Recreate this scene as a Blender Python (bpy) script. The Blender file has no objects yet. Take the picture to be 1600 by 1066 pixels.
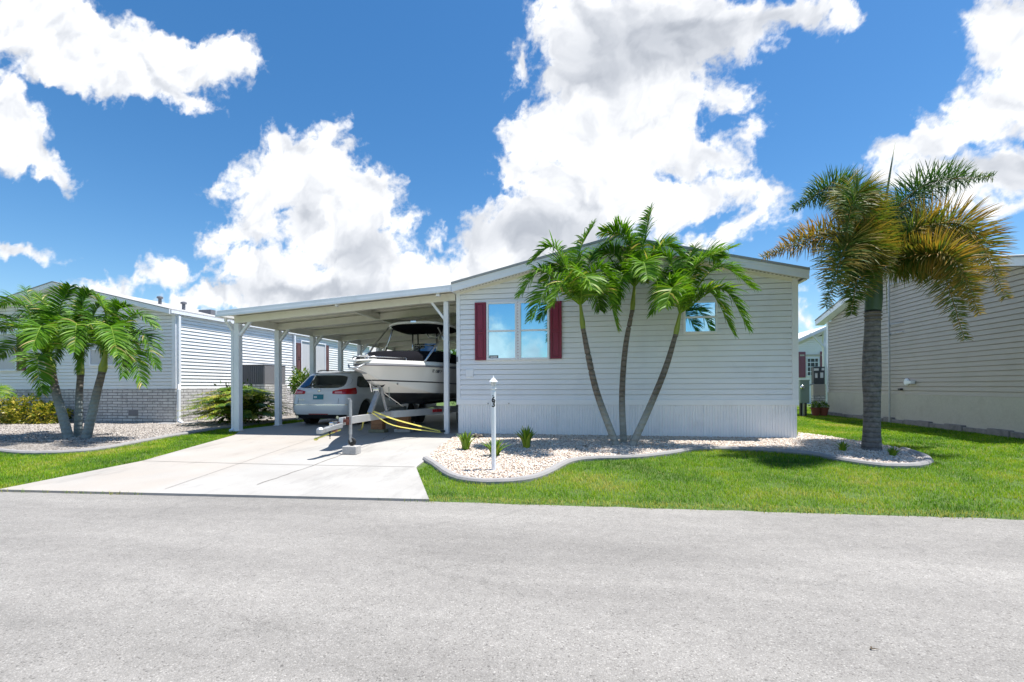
import bpy, math, random
import numpy as np
from mathutils import Vector, Matrix
rnd = random.Random(7)
R = math.radians
S = bpy.context.scene
COL = S.collection

# ------------------------------------------------------------------ camera
F_PX, CX, HY = 750.0, 800.0, 604.0          # focal length and horizon of the 1600 px wide photograph
YAW, ROLL, CAMZ = R(9.8), 0.004, 1.10
fw = Vector((-math.sin(YAW), math.cos(YAW), 0)); rt0 = Vector((math.cos(YAW), math.sin(YAW), 0)); up0 = Vector((0, 0, 1))
rt = rt0 * math.cos(ROLL) - up0 * math.sin(ROLL); up = up0 * math.cos(ROLL) + rt0 * math.sin(ROLL)
CAM = Vector((0, 0, CAMZ))
def ray(px, py): return fw + rt * ((px - CX) / F_PX) + up * ((HY - py) / F_PX)
def at_depth(px, py, Z): return CAM + ray(px, py) * Z
def on_y(px, py, Y):
    d = ray(px, py); return CAM + d * (Y / d.y)
def on_x(px, py, X):
    d = ray(px, py); return CAM + d * (X / d.x)
def road_edge(x): return 5.30 + (x + 1.91) * (0.030 if x > -1.91 else 0.060)
def h(x, y):
    e = road_edge(max(-14, min(12, x)))
    if y >= e:
        t = min(1.0, (y - e) / (11.0 - e)); return -0.215 * (1 - t)
    if y > -2.2: return -0.25
    return -0.2
def P(px, py):                                  # point of the ground seen at a place of the photo
    d = ray(px, py); a, b = 1.0, 90.0
    for i in range(50):
        m = (a + b) / 2; q = CAM + d * m
        g = h(q.x, q.y)
        if q.y < road_edge(q.x): g = -0.215
        if q.z > g: a = m
        else: b = m
    q = CAM + d * a; return Vector((q.x, q.y, h(q.x, q.y)))

cd = bpy.data.cameras.new('camera'); cam = bpy.data.objects.new('camera', cd); COL.objects.link(cam)
cd.sensor_width = 36; cd.lens = 36 * F_PX / 1600; cd.shift_y = (HY - 533) / 1600; cd.clip_end = 3000; cd.clip_start = .05
m = Matrix((rt, up, -fw)).transposed().to_4x4(); m.translation = CAM; cam.matrix_world = m
S.camera = cam
S.render.resolution_x, S.render.resolution_y = 1024, 682

# ------------------------------------------------------------------ materials
def nmat(name):
    m = bpy.data.materials.new(name); m.use_nodes = True
    nt = m.node_tree; b = nt.nodes['Principled BSDF']; return m, nt, b
def N(nt, t, **kw):
    n = nt.nodes.new(t)
    for k, v in kw.items():
        if k == 'i':
            for kk, vv in v.items(): n.inputs[kk].default_value = vv
        else: setattr(n, k, v)
    return n
def L(nt, a, b): nt.links.new(a, b)
def c4(c): return (c[0], c[1], c[2], 1)
def mat(name, col, rough=.5, metal=0, var=.06, scale=6, bump=0, bscale=60, spec=.5, coat=0, dirt=None, dscale=2.0):
    m, nt, b = nmat(name)
    b.inputs['Roughness'].default_value = rough; b.inputs['Metallic'].default_value = metal
    b.inputs['Specular IOR Level'].default_value = spec
    if coat: b.inputs['Coat Weight'].default_value = coat; b.inputs['Coat Roughness'].default_value = .05
    tc = N(nt, 'ShaderNodeTexCoord')
    no = N(nt, 'ShaderNodeTexNoise', i={'Scale': scale, 'Detail': 5})
    L(nt, tc.outputs['Object'], no.inputs['Vector'])
    mx = N(nt, 'ShaderNodeMix', data_type='RGBA')
    mx.inputs[6].default_value = c4([c * (1 - var) for c in col]); mx.inputs[7].default_value = c4([min(1, c * (1 + var)) for c in col])
    L(nt, no.outputs['Fac'], mx.inputs[0]); out = mx.outputs[2]
    if dirt:
        n2 = N(nt, 'ShaderNodeTexNoise', i={'Scale': dscale, 'Detail': 8, 'Roughness': .65}); L(nt, tc.outputs['Object'], n2.inputs['Vector'])
        mr = N(nt, 'ShaderNodeMapRange', i={1: .5, 2: .75}); L(nt, n2.outputs['Fac'], mr.inputs[0])
        m2 = N(nt, 'ShaderNodeMix', data_type='RGBA'); L(nt, mr.outputs[0], m2.inputs[0]); L(nt, out, m2.inputs[6]); m2.inputs[7].default_value = c4(dirt); out = m2.outputs[2]
    L(nt, out, b.inputs['Base Color'])
    if bump:
        n3 = N(nt, 'ShaderNodeTexNoise', i={'Scale': bscale, 'Detail': 4}); L(nt, tc.outputs['Object'], n3.inputs['Vector'])
        bp = N(nt, 'ShaderNodeBump', i={'Strength': bump, 'Distance': .01}); L(nt, n3.outputs['Fac'], bp.inputs['Height']); L(nt, bp.outputs[0], b.inputs['Normal'])
    return m
def leaf_mat(name, cols, transl=.35, rough=.4):
    """cols: ramp over the per-leaf pigment and inner shade attribute 'tint'"""
    m, nt, b = nmat(name)
    at = N(nt, 'ShaderNodeAttribute', attribute_name='tint'); rp = N(nt, 'ShaderNodeValToRGB')
    while len(rp.color_ramp.elements) < len(cols): rp.color_ramp.elements.new(.5)
    for i, c in enumerate(cols):
        rp.color_ramp.elements[i].position = i / (len(cols) - 1); rp.color_ramp.elements[i].color = c4(c)
    b.inputs['Specular IOR Level'].default_value = .25; L(nt, at.outputs['Fac'], rp.inputs[0]); L(nt, rp.outputs[0], b.inputs['Base Color']); b.inputs['Roughness'].default_value = rough
    tr = N(nt, 'ShaderNodeBsdfTranslucent'); mm = N(nt, 'ShaderNodeMix', data_type='RGBA', blend_type='MULTIPLY', i={0: 1.0})
    L(nt, rp.outputs[0], mm.inputs[6]); mm.inputs[7].default_value = (1.5, 1.5, .7, 1); L(nt, mm.outputs[2], tr.inputs[0])
    ms = N(nt, 'ShaderNodeMixShader', i={0: transl}); L(nt, b.outputs[0], ms.inputs[1]); L(nt, tr.outputs[0], ms.inputs[2])
    L(nt, ms.outputs[0], nt.nodes['Material Output'].inputs[0]); return m

M = {}
M['white'] = mat('white_paint', (.82, .84, .88), .4, var=.03, dirt=(.72, .74, .77), dscale=3)
M['cream'] = mat('cream_panel', (.80, .78, .70), .45, var=.03, dirt=(.68, .66, .58), dscale=2)
M['siding'] = mat('vinyl_siding_grey', (.82, .835, .87), .5, var=.03, scale=1.5, dirt=(.735, .75, .79), dscale=1.2, bump=.08, bscale=40)
M['siding_w'] = mat('vinyl_siding_white', (.82, .82, .81), .5, var=.03, dirt=(.74, .74, .72), dscale=1.5)
M['siding_t'] = mat('vinyl_siding_taupe', (.45, .40, .35), .55, var=.05, scale=1.2, dirt=(.40, .355, .30), dscale=1.2)
M['skirt'] = mat('skirt_panel', (.85, .87, .90), .5, var=.03, scale=2, dirt=(.76, .775, .80), dscale=2)
M['stucco'] = mat('stucco', (.50, .465, .40), .9, var=.14, scale=25, bump=.6, bscale=70, dirt=(.43, .395, .33), dscale=3)
M['shingle'] = mat('roof_shingle', (.36, .36, .36), .9, var=.25, scale=30, bump=.4)
M['shutter'] = mat('burgundy_shutter', (.21, .014, .045), .4, var=.08)
M['shutter2'] = mat('mauve_shutter', (.25, .085, .12), .55, var=.08)
M['shutter3'] = mat('brown_shutter', (.16, .07, .07), .55, var=.08)
M['black'] = mat('black_plastic', (.015, .015, .017), .45)
M['rubber'] = mat('rubber', (.02, .02, .02), .8, var=.2, bump=.2)
M['bottompaint'] = mat('black_bottom_paint', (.012, .012, .014), .35, var=.5, scale=5, dirt=(.05, .05, .05), dscale=3)
M['gel'] = mat('white_gelcoat', (.78, .76, .72), .16, var=.02, coat=.4)
M['canvas'] = mat('black_canvas', (.008, .008, .011), .95, bump=.3, bscale=25, spec=.08)
M['car'] = mat('pearl_white_paint', (.72, .74, .77), .22, var=.01, coat=.8)
M['chrome'] = mat('chrome', (.75, .75, .76), .18, 1, var=.02)
M['alu'] = mat('aluminium', (.62, .62, .62), .42, .55, var=.12, scale=8, dirt=(.5, .49, .47))
M['galv'] = mat('galvanised_steel', (.42, .43, .44), .5, .6, var=.2, scale=20, dirt=(.30, .27, .24), dscale=6)
M['steel'] = mat('stainless_tube', (.6, .6, .6), .25, 1)
M['yellow'] = mat('yellow_strap', (.80, .70, .16), .7, var=.08)
M['wood'] = mat('wood_block', (.28, .14, .07), .85, var=.4, scale=15, bump=.5, dirt=(.12, .06, .04), dscale=8)
M['block'] = mat('concrete_block', (.42, .41, .40), .95, var=.25, scale=25, bump=.6, dirt=(.28, .27, .26), dscale=7)
M['mossblock'] = mat('greenish_block', (.20, .20, .14), .95, var=.3, scale=25, bump=.5)
M['kerb'] = mat('concrete_edging', (.27, .262, .262), .9, var=.12, scale=14, bump=.35, dirt=(.27, .26, .25), dscale=5)
M['acgrey'] = mat('grey_metal', (.15, .15, .17), .55, var=.08)
M['acgrey2'] = mat('grey_metal_grille', (.24, .235, .25), .55, var=.08)
M['greenbox'] = mat('green_box', (.20, .26, .24), .5, var=.06)
M['darkbox'] = mat('dark_meter_box', (.06, .065, .075), .5)
M['terra'] = mat('terracotta', (.20, .06, .035), .8, var=.15)
M['red'] = mat('red_lens', (.45, .005, .012), .15, coat=.6)
M['redpaint'] = mat('red_sticker', (.45, .02, .03), .5)
M['lenspale'] = mat('pale_red_lens', (.72, .30, .30), .15, coat=.5)
M['teal'] = mat('teal_plate', (.02, .20, .26), .4, var=.25, scale=30)
M['green_pl'] = mat('green_strap', (.25, .45, .10), .6)
M['foundation'] = mat('rough_concrete', (.23, .215, .21), .95, var=.25, scale=12, bump=1.0, bscale=18, dirt=(.13, .12, .12), dscale=4)
M['ropered'] = mat('rusty_chain', (.16, .05, .035), .8, var=.4, scale=30)
M['curtain'] = mat('white_blind', (.55, .55, .56), .8)
M['paper'] = mat('white_label', (.75, .75, .75), .6)
M['darkroom'] = mat('dark_room', (.02, .022, .025), .9)

def glass_mat(name, tint, mixf, dark=(.01, .015, .02)):
    m, nt, b = nmat(name)
    b.inputs['Base Color'].default_value = c4(dark); b.inputs['Roughness'].default_value = .03
    g = N(nt, 'ShaderNodeBsdfGlossy', i={'Roughness': .012}); g.inputs[0].default_value = c4(tint)
    no = N(nt, 'ShaderNodeTexNoise', i={'Scale': 1.3, 'Detail': 1}); tc = N(nt, 'ShaderNodeTexCoord'); L(nt, tc.outputs['Object'], no.inputs['Vector'])
    bp = N(nt, 'ShaderNodeBump', i={'Strength': .06, 'Distance': .02}); L(nt, no.outputs['Fac'], bp.inputs['Height']); L(nt, bp.outputs[0], g.inputs['Normal'])
    ms = N(nt, 'ShaderNodeMixShader', i={0: mixf}); L(nt, b.outputs[0], ms.inputs[1]); L(nt, g.outputs[0], ms.inputs[2])
    L(nt, ms.outputs[0], nt.nodes['Material Output'].inputs[0]); return m
M['glass'] = glass_mat('reflective_window_glass', (.46, .76, .90), .9)
M['glass2'] = glass_mat('window_glass', (.45, .55, .65), .35, (.012, .02, .025))
M['carglass'] = glass_mat('tinted_car_glass', (.5, .6, .7), .22, (.008, .01, .012))

def brick_mat(name):
    m, nt, b = nmat(name); b.inputs['Roughness'].default_value = .85
    g = N(nt, 'ShaderNodeNewGeometry'); sp = N(nt, 'ShaderNodeSeparateXYZ'); L(nt, g.outputs['Position'], sp.inputs[0])
    ad = N(nt, 'ShaderNodeMath', operation='ADD'); L(nt, sp.outputs[0], ad.inputs[0]); L(nt, sp.outputs[1], ad.inputs[1])
    cb = N(nt, 'ShaderNodeCombineXYZ'); L(nt, ad.outputs[0], cb.inputs[0]); L(nt, sp.outputs[2], cb.inputs[1])
    no = N(nt, 'ShaderNodeTexNoise', i={'Scale': 3, 'Detail': 3}); L(nt, cb.outputs[0], no.inputs['Vector'])
    vm = N(nt, 'ShaderNodeVectorMath', operation='MULTIPLY_ADD'); vm.inputs[1].default_value = (.02, .02, 0); L(nt, no.outputs['Color'], vm.inputs[0]); L(nt, cb.outputs[0], vm.inputs[2])
    br = N(nt, 'ShaderNodeTexBrick', i={'Scale': 1.0, 'Mortar Size': .008, 'Mortar Smooth': .3, 'Bias': 0, 'Brick Width': .36, 'Row Height': .088})
    br.inputs['Color1'].default_value = (.66, .645, .63, 1); br.inputs['Color2'].default_value = (.55, .53, .52, 1); br.inputs['Mortar'].default_value = (.11, .10, .10, 1)
    L(nt, vm.outputs[0], br.inputs['Vector'])
    n2 = N(nt, 'ShaderNodeTexNoise', i={'Scale': 7, 'Detail': 8, 'Roughness': .7}); L(nt, g.outputs['Position'], n2.inputs['Vector'])
    mr = N(nt, 'ShaderNodeMapRange', i={1: .48, 2: .70}); L(nt, n2.outputs['Fac'], mr.inputs[0])
    mx = N(nt, 'ShaderNodeMix', data_type='RGBA'); L(nt, mr.outputs[0], mx.inputs[0]); L(nt, br.outputs['Color'], mx.inputs[6]); mx.inputs[7].default_value = (.30, .285, .28, 1)
    L(nt, mx.outputs[2], b.inputs['Base Color'])
    bp = N(nt, 'ShaderNodeBump', i={'Strength': .9, 'Distance': .02}, invert=True); L(nt, br.outputs['Fac'], bp.inputs['Height']); L(nt, bp.outputs[0], b.inputs['Normal'])
    return m
def dash_mat(name, axis, period, duty, c_on, c_off):
    m, nt, b = nmat(name); g = N(nt, 'ShaderNodeNewGeometry'); sp = N(nt, 'ShaderNodeSeparateXYZ'); L(nt, g.outputs['Position'], sp.inputs[0])
    md = N(nt, 'ShaderNodeMath', operation='WRAP', i={1: 0.0, 2: period}); L(nt, sp.outputs[axis], md.inputs[0]); gt = N(nt, 'ShaderNodeMath', operation='LESS_THAN', i={1: period * duty}); L(nt, md.outputs[0], gt.inputs[0])
    mx = N(nt, 'ShaderNodeMix', data_type='RGBA'); L(nt, gt.outputs[0], mx.inputs[0]); mx.inputs[6].default_value = c4(c_off); mx.inputs[7].default_value = c4(c_on); L(nt, mx.outputs[2], b.inputs['Base Color']); return m
M['brick'] = brick_mat('white_washed_brick')

# ------------------------------------------------------------------ objects
def tag(o, label=None, cat=None, group=None, kind=None):
    if label: o['label'] = label
    if cat: o['category'] = cat
    if group: o['group'] = group
    if kind: o['kind'] = kind
    return o
def thing(name, label, cat, loc=(0, 0, 0), rz=0, group=None):
    o = bpy.data.objects.new(name, None); COL.objects.link(o); o.location = loc; o.rotation_euler = (0, 0, rz)
    o.empty_display_size = .2
    return tag(o, label, cat, group)
def orig(p):                                     # world offset of an unrotated parent chain
    v = Vector((0, 0, 0))
    while p is not None: v += Vector(p.location); p = p.parent
    return v
def link_mesh(me, name, material, parent=None, local=False, smooth=False, base=None):
    o = bpy.data.objects.new(name, me); COL.objects.link(o)
    if material: me.materials.append(material)
    if smooth: me.shade_smooth()
    if parent:
        o.parent = parent
        if not local: me.transform(Matrix.Translation(-orig(parent)))
    elif base is not None:
        me.transform(Matrix.Translation(-Vector(base))); o.location = base
    return o
class MB:
    def __init__(s): s.v = []; s.f = []
    def add(s, vs, fs):
        n = len(s.v); s.v += [tuple(v) for v in vs]; s.f += [tuple(n + i for i in f) for f in fs]; return s
    def box(s, x0, x1, y0, y1, z0, z1):
        return s.add([(x, y, z) for z in (z0, z1) for y in (y0, y1) for x in (x0, x1)],
                     [(0, 2, 3, 1), (4, 5, 7, 6), (0, 1, 5, 4), (2, 6, 7, 3), (0, 4, 6, 2), (1, 3, 7, 5)])
    def bar(s, a, b, w, t, upv=(0, 0, 1)):       # box beam from a to b: width w sideways, t along upv
        a, b = Vector(a), Vector(b); d = (b - a).normalized(); sd = d.cross(Vector(upv))
        if sd.length < 1e-4: sd = d.cross(Vector((0, 1, 0)))
        sd.normalize(); u = sd.cross(d).normalized(); sd *= w / 2; u *= t / 2
        return s.add([a - sd - u, a + sd - u, a + sd + u, a - sd + u, b - sd - u, b + sd - u, b + sd + u, b - sd + u],
                     [(0, 1, 2, 3), (4, 7, 6, 5), (0, 4, 5, 1), (1, 5, 6, 2), (2, 6, 7, 3), (3, 7, 4, 0)])
    def tube(s, pts, r, seg=8, cap=True):
        pts = [Vector(p) for p in pts]; n = len(pts); rs = r if isinstance(r, (list, tuple)) else [r] * n
        vs = []; ref = Vector((0, 0, 1))
        for i, p in enumerate(pts):
            t = (pts[min(i + 1, n - 1)] - pts[max(i - 1, 0)]).normalized()
            a = t.cross(ref)
            if a.length < .2: a = t.cross(Vector((0, 1, 0)))
            a.normalize(); b = a.cross(t)
            for k in range(seg):
                an = 2 * math.pi * k / seg; vs.append(p + (a * math.cos(an) + b * math.sin(an)) * rs[i])
        fs = [(i * seg + k, i * seg + (k + 1) % seg, (i + 1) * seg + (k + 1) % seg, (i + 1) * seg + k) for i in range(n - 1) for k in range(seg)]
        if cap: fs += [tuple(range(seg)), tuple((n - 1) * seg + k for k in reversed(range(seg)))]
        return s.add(vs, fs)
    def lathe(s, prof, c=(0, 0, 0), seg=16, axis='z', sq=False):     # prof: (radius, height)
        vs = []; c = Vector(c)
        for r, z in prof:
            for k in range(seg):
                an = 2 * math.pi * (k + .5) / seg; x, y = r * math.cos(an), r * math.sin(an)
                v = (x, y, z) if axis == 'z' else (z, x, y) if axis == 'x' else (x, z, y)
                vs.append(c + Vector(v))
        n = len(prof)
        fs = [(i * seg + k, i * seg + (k + 1) % seg, (i + 1) * seg + (k + 1) % seg, (i + 1) * seg + k) for i in range(n - 1) for k in range(seg)]
        fs += [tuple(reversed(range(seg))), tuple((n - 1) * seg + k for k in range(seg))]
        return s.add(vs, fs)
    def prism(s, poly, d):                        # poly: list of 3D points, extruded by vector d
        n = len(poly); poly = [Vector(p) for p in poly]; d = Vector(d)
        return s.add(poly + [p + d for p in poly], [tuple(range(n)), tuple(reversed(range(n, 2 * n)))] + [(i, i + n, (i + 1) % n + n, (i + 1) % n) for i in range(n)])
    def grid(s, rows, close=False):               # rows of equal length point lists
        n = len(rows[0]); vs = [p for r_ in rows for p in r_]; fs = []
        for i in range(len(rows) - 1):
            for k in range(n if close else n - 1):
                fs.append((i * n + k, i * n + (k + 1) % n, (i + 1) * n + (k + 1) % n, (i + 1) * n + k))
        return s.add(vs, fs)
    def build(s, name, material, parent=None, local=False, smooth=False, bevel=0, base=None, fixn=True, auto=0):
        me = bpy.data.meshes.new(name); me.from_pydata(s.v, [], s.f)
        if fixn:
            import bmesh
            bm = bmesh.new(); bm.from_mesh(me); bmesh.ops.recalc_face_normals(bm, faces=bm.faces); bm.to_mesh(me); bm.free()
        o = link_mesh(me, name, M[material] if isinstance(material, str) else material, parent, local, smooth, base)
        if bevel:
            b = o.modifiers.new('bevel', 'BEVEL'); b.width = bevel; b.segments = 2; b.limit_method = 'ANGLE'; b.angle_limit = R(35)
        if auto:
            e = o.modifiers.new('split', 'EDGE_SPLIT'); e.split_angle = R(auto)
        return o
def text_mesh(txt, name, material, parent, size, xf, local=False, ext=.003, align='CENTER'):
    cu = bpy.data.curves.new(name, 'FONT'); cu.body = txt; cu.size = size; cu.extrude = ext; cu.align_x = align; cu.align_y = 'CENTER'; cu.space_line = .9; cu.offset = .002 * size / .1
    t = bpy.data.objects.new('tmp', cu); COL.objects.link(t); bpy.context.view_layer.update()
    me = bpy.data.meshes.new_from_object(t.evaluated_get(bpy.context.evaluated_depsgraph_get()))
    bpy.data.objects.remove(t); bpy.data.curves.remove(cu)
    me.materials.clear(); me.transform(xf)
    return link_mesh(me, name, M[material], parent, local)
def np_mesh(name, verts, quads=None, tris=None, tint=None):
    me = bpy.data.meshes.new(name); verts = np.asarray(verts, dtype=np.float32)
    me.vertices.add(len(verts)); me.vertices.foreach_set('co', verts.ravel())
    q = np.zeros((0, 4), int) if quads is None else np.asarray(quads); t = np.zeros((0, 3), int) if tris is None else np.asarray(tris)
    nl = q.size + t.size; me.loops.add(nl); me.loops.foreach_set('vertex_index', np.concatenate([q.ravel(), t.ravel()]).astype(np.int32))
    st = np.concatenate([np.arange(len(q)) * 4, q.size + np.arange(len(t)) * 3]).astype(np.int32)
    me.polygons.add(len(q) + len(t)); me.polygons.foreach_set('loop_start', st)
    me.update(calc_edges=True)
    if tint is not None:
        a = me.attributes.new('tint', 'FLOAT', 'POINT'); a.data.foreach_set('value', np.asarray(tint, dtype=np.float32))
    return me

# siding: lap courses as real geometry. o = left foot seen from outside, u = direction along wall, n = outward normal
def siding(name, o, u, n, length, z0, eave, slope, material, parent, course=.1143, d=.02):
    b = MB(); o, u, n = Vector(o), Vector(u), Vector(n)
    top = eave + slope * length / 2; z = z0
    def ext(zz):
        if zz <= eave or slope == 0: return 0, length
        k = (zz - eave) / slope; return k, length - k
    gr = .016
    while z < top - .004:
        z1 = min(z + course, top if slope else eave)
        zt_ = z1 - gr if z1 - z > .05 else z1
        cuts = [z] + ([eave] if z < eave < zt_ else []) + [zt_]
        for za, zb in zip(cuts, cuts[1:]):
            fa = d * (1 - (za - z) / course); fb = d * (1 - (zb - z) / course)
            a0, a1 = ext(za); b0, b1 = ext(zb)
            b.add([o + u * a0 + n * fa + Vector((0, 0, za)), o + u * a1 + n * fa + Vector((0, 0, za)), o + u * b1 + n * fb + Vector((0, 0, zb)), o + u * b0 + n * fb + Vector((0, 0, zb))], [(0, 1, 2, 3)])
        # open lap between two courses: the board runs back behind the hem of the next one
        a0, a1 = ext(z1); fz = d * (1 - (zt_ - z) / course)
        pr = [(fz, zt_), (-.030, zt_ + .001), (-.030, z1), (d, z1)]
        if z1 < top - .004:
            for (p0, q0), (p1, q1) in zip(pr, pr[1:]):
                b.add([o + u * a0 + n * p0 + Vector((0, 0, q0)), o + u * a1 + n * p0 + Vector((0, 0, q0)), o + u * a1 + n * p1 + Vector((0, 0, q1)), o + u * a0 + n * p1 + Vector((0, 0, q1))], [(0, 1, 2, 3)])
        z = z1
        if not slope and z >= eave - 1e-5: break
    return b.build(name, material, parent, fixn=False)
# ------------------------------------------------------------------ sky, sun
SUN_EL = R(73); sh = Vector((.96, .23, 0)).normalized()
sundir = Vector((sh.x * math.cos(SUN_EL), sh.y * math.cos(SUN_EL), math.sin(SUN_EL)))
sd = bpy.data.lights.new('sun', 'SUN'); so = bpy.data.objects.new('sun', sd); COL.objects.link(so)
sd.energy = 4.2; sd.angle = R(.53); sd.color = (1, .965, .91); so.rotation_euler = sundir.to_track_quat('Z', 'Y').to_euler(); so.location = (5, 5, 30)
W = bpy.data.worlds.new('World'); S.world = W; W.use_nodes = True
nt = W.node_tree; bg = nt.nodes['Background']; STR = .070; bg.inputs[1].default_value = STR
sky = N(nt, 'ShaderNodeTexSky', sky_type='NISHITA', sun_disc=False, sun_elevation=SUN_EL, sun_rotation=math.atan2(sh.x, sh.y), altitude=0, air_density=1.0, dust_density=.3, ozone_density=2.5)
hs = N(nt, 'ShaderNodeHueSaturation', i={'Hue': .4985, 'Saturation': 1.30, 'Value': 1.12}); L(nt, sky.outputs[0], hs.inputs['Color'])
L(nt, hs.outputs[0], bg.inputs[0])
# (px, py, rx, ry, rotation clockwise) of the cumulus seen over the street
FRONT = [(50, 30, 120, 62, 5), (150, 70, 110, 62, 20), (250, 95, 100, 45, 12), (345, 105, 52, 40, 0), (270, 152, 50, 16, 28), (90, 110, 80, 30, 20), (195, 140, 70, 25, 15),
  (5, 165, 45, 45, 30), (25, 215, 52, 50, 30), (70, 252, 48, 16, 35), (10, 250, 40, 18, 10), (40, 392, 48, 9, 8), (10, 378, 30, 9, 10),
  (258, 434, 40, 24, -5), (190, 447, 22, 14, 0), (145, 452, 35, 12, 0), (345, 468, 80, 20, 0), (300, 478, 60, 14, 0),
  (512, 218, 22, 28, 0), (440, 232, 30, 24, 0), (415, 290, 55, 50, 0), (490, 280, 80, 62, 0), (570, 300, 48, 45, 0), (590, 330, 30, 40, 0), (520, 345, 90, 60, 0), (355, 358, 38, 22, 10), (400, 345, 50, 42, 0), (330, 378, 25, 18, 0),
  (420, 415, 90, 40, 0), (560, 400, 70, 50, 0), (620, 425, 45, 35, 0), (500, 450, 170, 36, 0), (345, 286, 14, 8, -20), (628, 360, 8, 11, 0), (675, 378, 12, 12, 0), (665, 440, 45, 30, 0),
  (872, 20, 32, 40, 0), (940, 55, 90, 70, 0), (1040, 40, 120, 80, 0), (1150, 40, 80, 50, -10), (1230, 15, 90, 24, -8), (1320, 22, 30, 28, -40), (910, 130, 60, 70, 0), (1010, 120, 110, 60, 0), (822, 98, 13, 22, 30),
  (830, 215, 45, 52, 0), (880, 200, 60, 60, 0), (820, 270, 50, 40, 0), (960, 220, 110, 90, 0), (1050, 170, 70, 50, 0), (1130, 155, 38, 28, 0), (1090, 240, 60, 40, 20), (1130, 262, 25, 16, 20), (900, 310, 110, 70, 0), (1000, 310, 90, 50, 0), (1070, 300, 50, 32, 0),
  (850, 370, 110, 55, 0), (760, 380, 42, 42, 0), (745, 420, 70, 40, 0), (700, 430, 35, 30, 0), (1140, 305, 40, 22, 10), (1165, 225, 11, 18, 0), (1180, 325, 28, 32, -30), (1140, 360, 50, 26, -35), (1095, 378, 38, 22, 0), (900, 420, 150, 40, 0), (1050, 395, 60, 22, 0),
  (1580, 40, 62, 75, 0), (1600, 130, 110, 62, -25), (1520, 165, 70, 48, -30), (1450, 215, 70, 42, -30), (1390, 250, 45, 32, -20), (1440, 280, 75, 32, 10), (1520, 285, 65, 42, 0), (1590, 260, 60, 48, 0), (1370, 285, 25, 15, 0), (1575, 330, 30, 10, -20), (1505, 322, 40, 10, 10),
  (1265, 500, 30, 14, 0), (580, 548, 40, 14, 0), (600, 510, 100, 50, 0), (1100, 440, 140, 26, 0)]
BACK = [(768, 552, 27, 52, 0), (798, 562, 26, 30, 0), (830, 562, 17, 34, 0), (720, 560, 40, 50, 0), (950, 575, 90, 14, 0),
  (1000, 300, 160, 70, 0), (560, 250, 100, 50, 10), (300, 120, 200, 90, 0), (1250, 100, 180, 80, -20), (900, 60, 120, 60, 0), (1160, 500, 60, 40, 0), (480, 480, 90, 60, 0), (250, 500, 120, 70, 0)]
GREY = [(1020, 70, 170, 75, 0), (930, 110, 80, 60, 0), (850, 370, 150, 45, 0), (560, 395, 60, 40, 0), (470, 335, 40, 40, 0), (1560, 270, 90, 40, 0), (480, 450, 160, 20, 0), (1200, 30, 80, 25, 0)]

# the clouds: a far band of sky (1.5 km away); density and greyness of every place of it are computed here with fractal noise,
# the finest wisps are added by a noise texture in its material
def pnoise(x, y, seed):
    g = np.random.RandomState(seed).rand(256, 256) * 2 * np.pi; gx, gy = np.cos(g), np.sin(g)
    xi, yi = np.floor(x).astype(int), np.floor(y).astype(int); xf, yf = x - xi, y - yi
    u, v = xf * xf * xf * (xf * (xf * 6 - 15) + 10), yf * yf * yf * (yf * (yf * 6 - 15) + 10)
    def d(i, j):
        a, b = (xi + i) & 255, (yi + j) & 255; return gx[a, b] * (xf - i) + gy[a, b] * (yf - j)
    n0 = d(0, 0) * (1 - u) + d(1, 0) * u; n1 = d(0, 1) * (1 - u) + d(1, 1) * u
    return n0 * (1 - v) + n1 * v
def fbm(x, y, sc, octv, seed, rough=.55, billow=False):
    t = 0; a = 1; s_ = 0
    for o in range(octv):
        n = pnoise(x * sc + 17.3 * o, y * sc - 9.1 * o, seed + o)
        t = t + a * ((1 - 2.6 * np.abs(n)) * .5 if billow else n); s_ += a; a *= rough; sc *= 2.03
    return t / s_
def q2(px, py):
    d = ray(px, py); return d.x / d.y, d.z / d.y
def blobfield(lst, X, Y, k=.11):
    cur = np.full(X.shape, 9.0)
    for (px, py, rx, ry, rot) in lst:
        r_ = R(-rot)
        c = q2(px, py); e = q2(px + rx * math.cos(r_), py - rx * math.sin(r_)); g = q2(px + ry * math.sin(r_), py + ry * math.cos(r_))
        ex = math.hypot(e[0] - c[0], e[1] - c[1]); gy = math.hypot(g[0] - c[0], g[1] - c[1]); an = math.atan2(e[1] - c[1], e[0] - c[0])
        dx, dy = X - c[0], Y - c[1]; u = (dx * math.cos(an) + dy * math.sin(an)) / ex; v = (-dx * math.sin(an) + dy * math.cos(an)) / gy
        d = np.sqrt(u * u + v * v); sz = min(1.0, math.sqrt(ex * gy) / .12); d = d * sz + 1 - sz
        hh = np.clip(.5 + .5 * (cur - d) / k, 0, 1); cur = cur * (1 - hh) + d * hh - k * hh * (1 - hh)
    return cur
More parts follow.
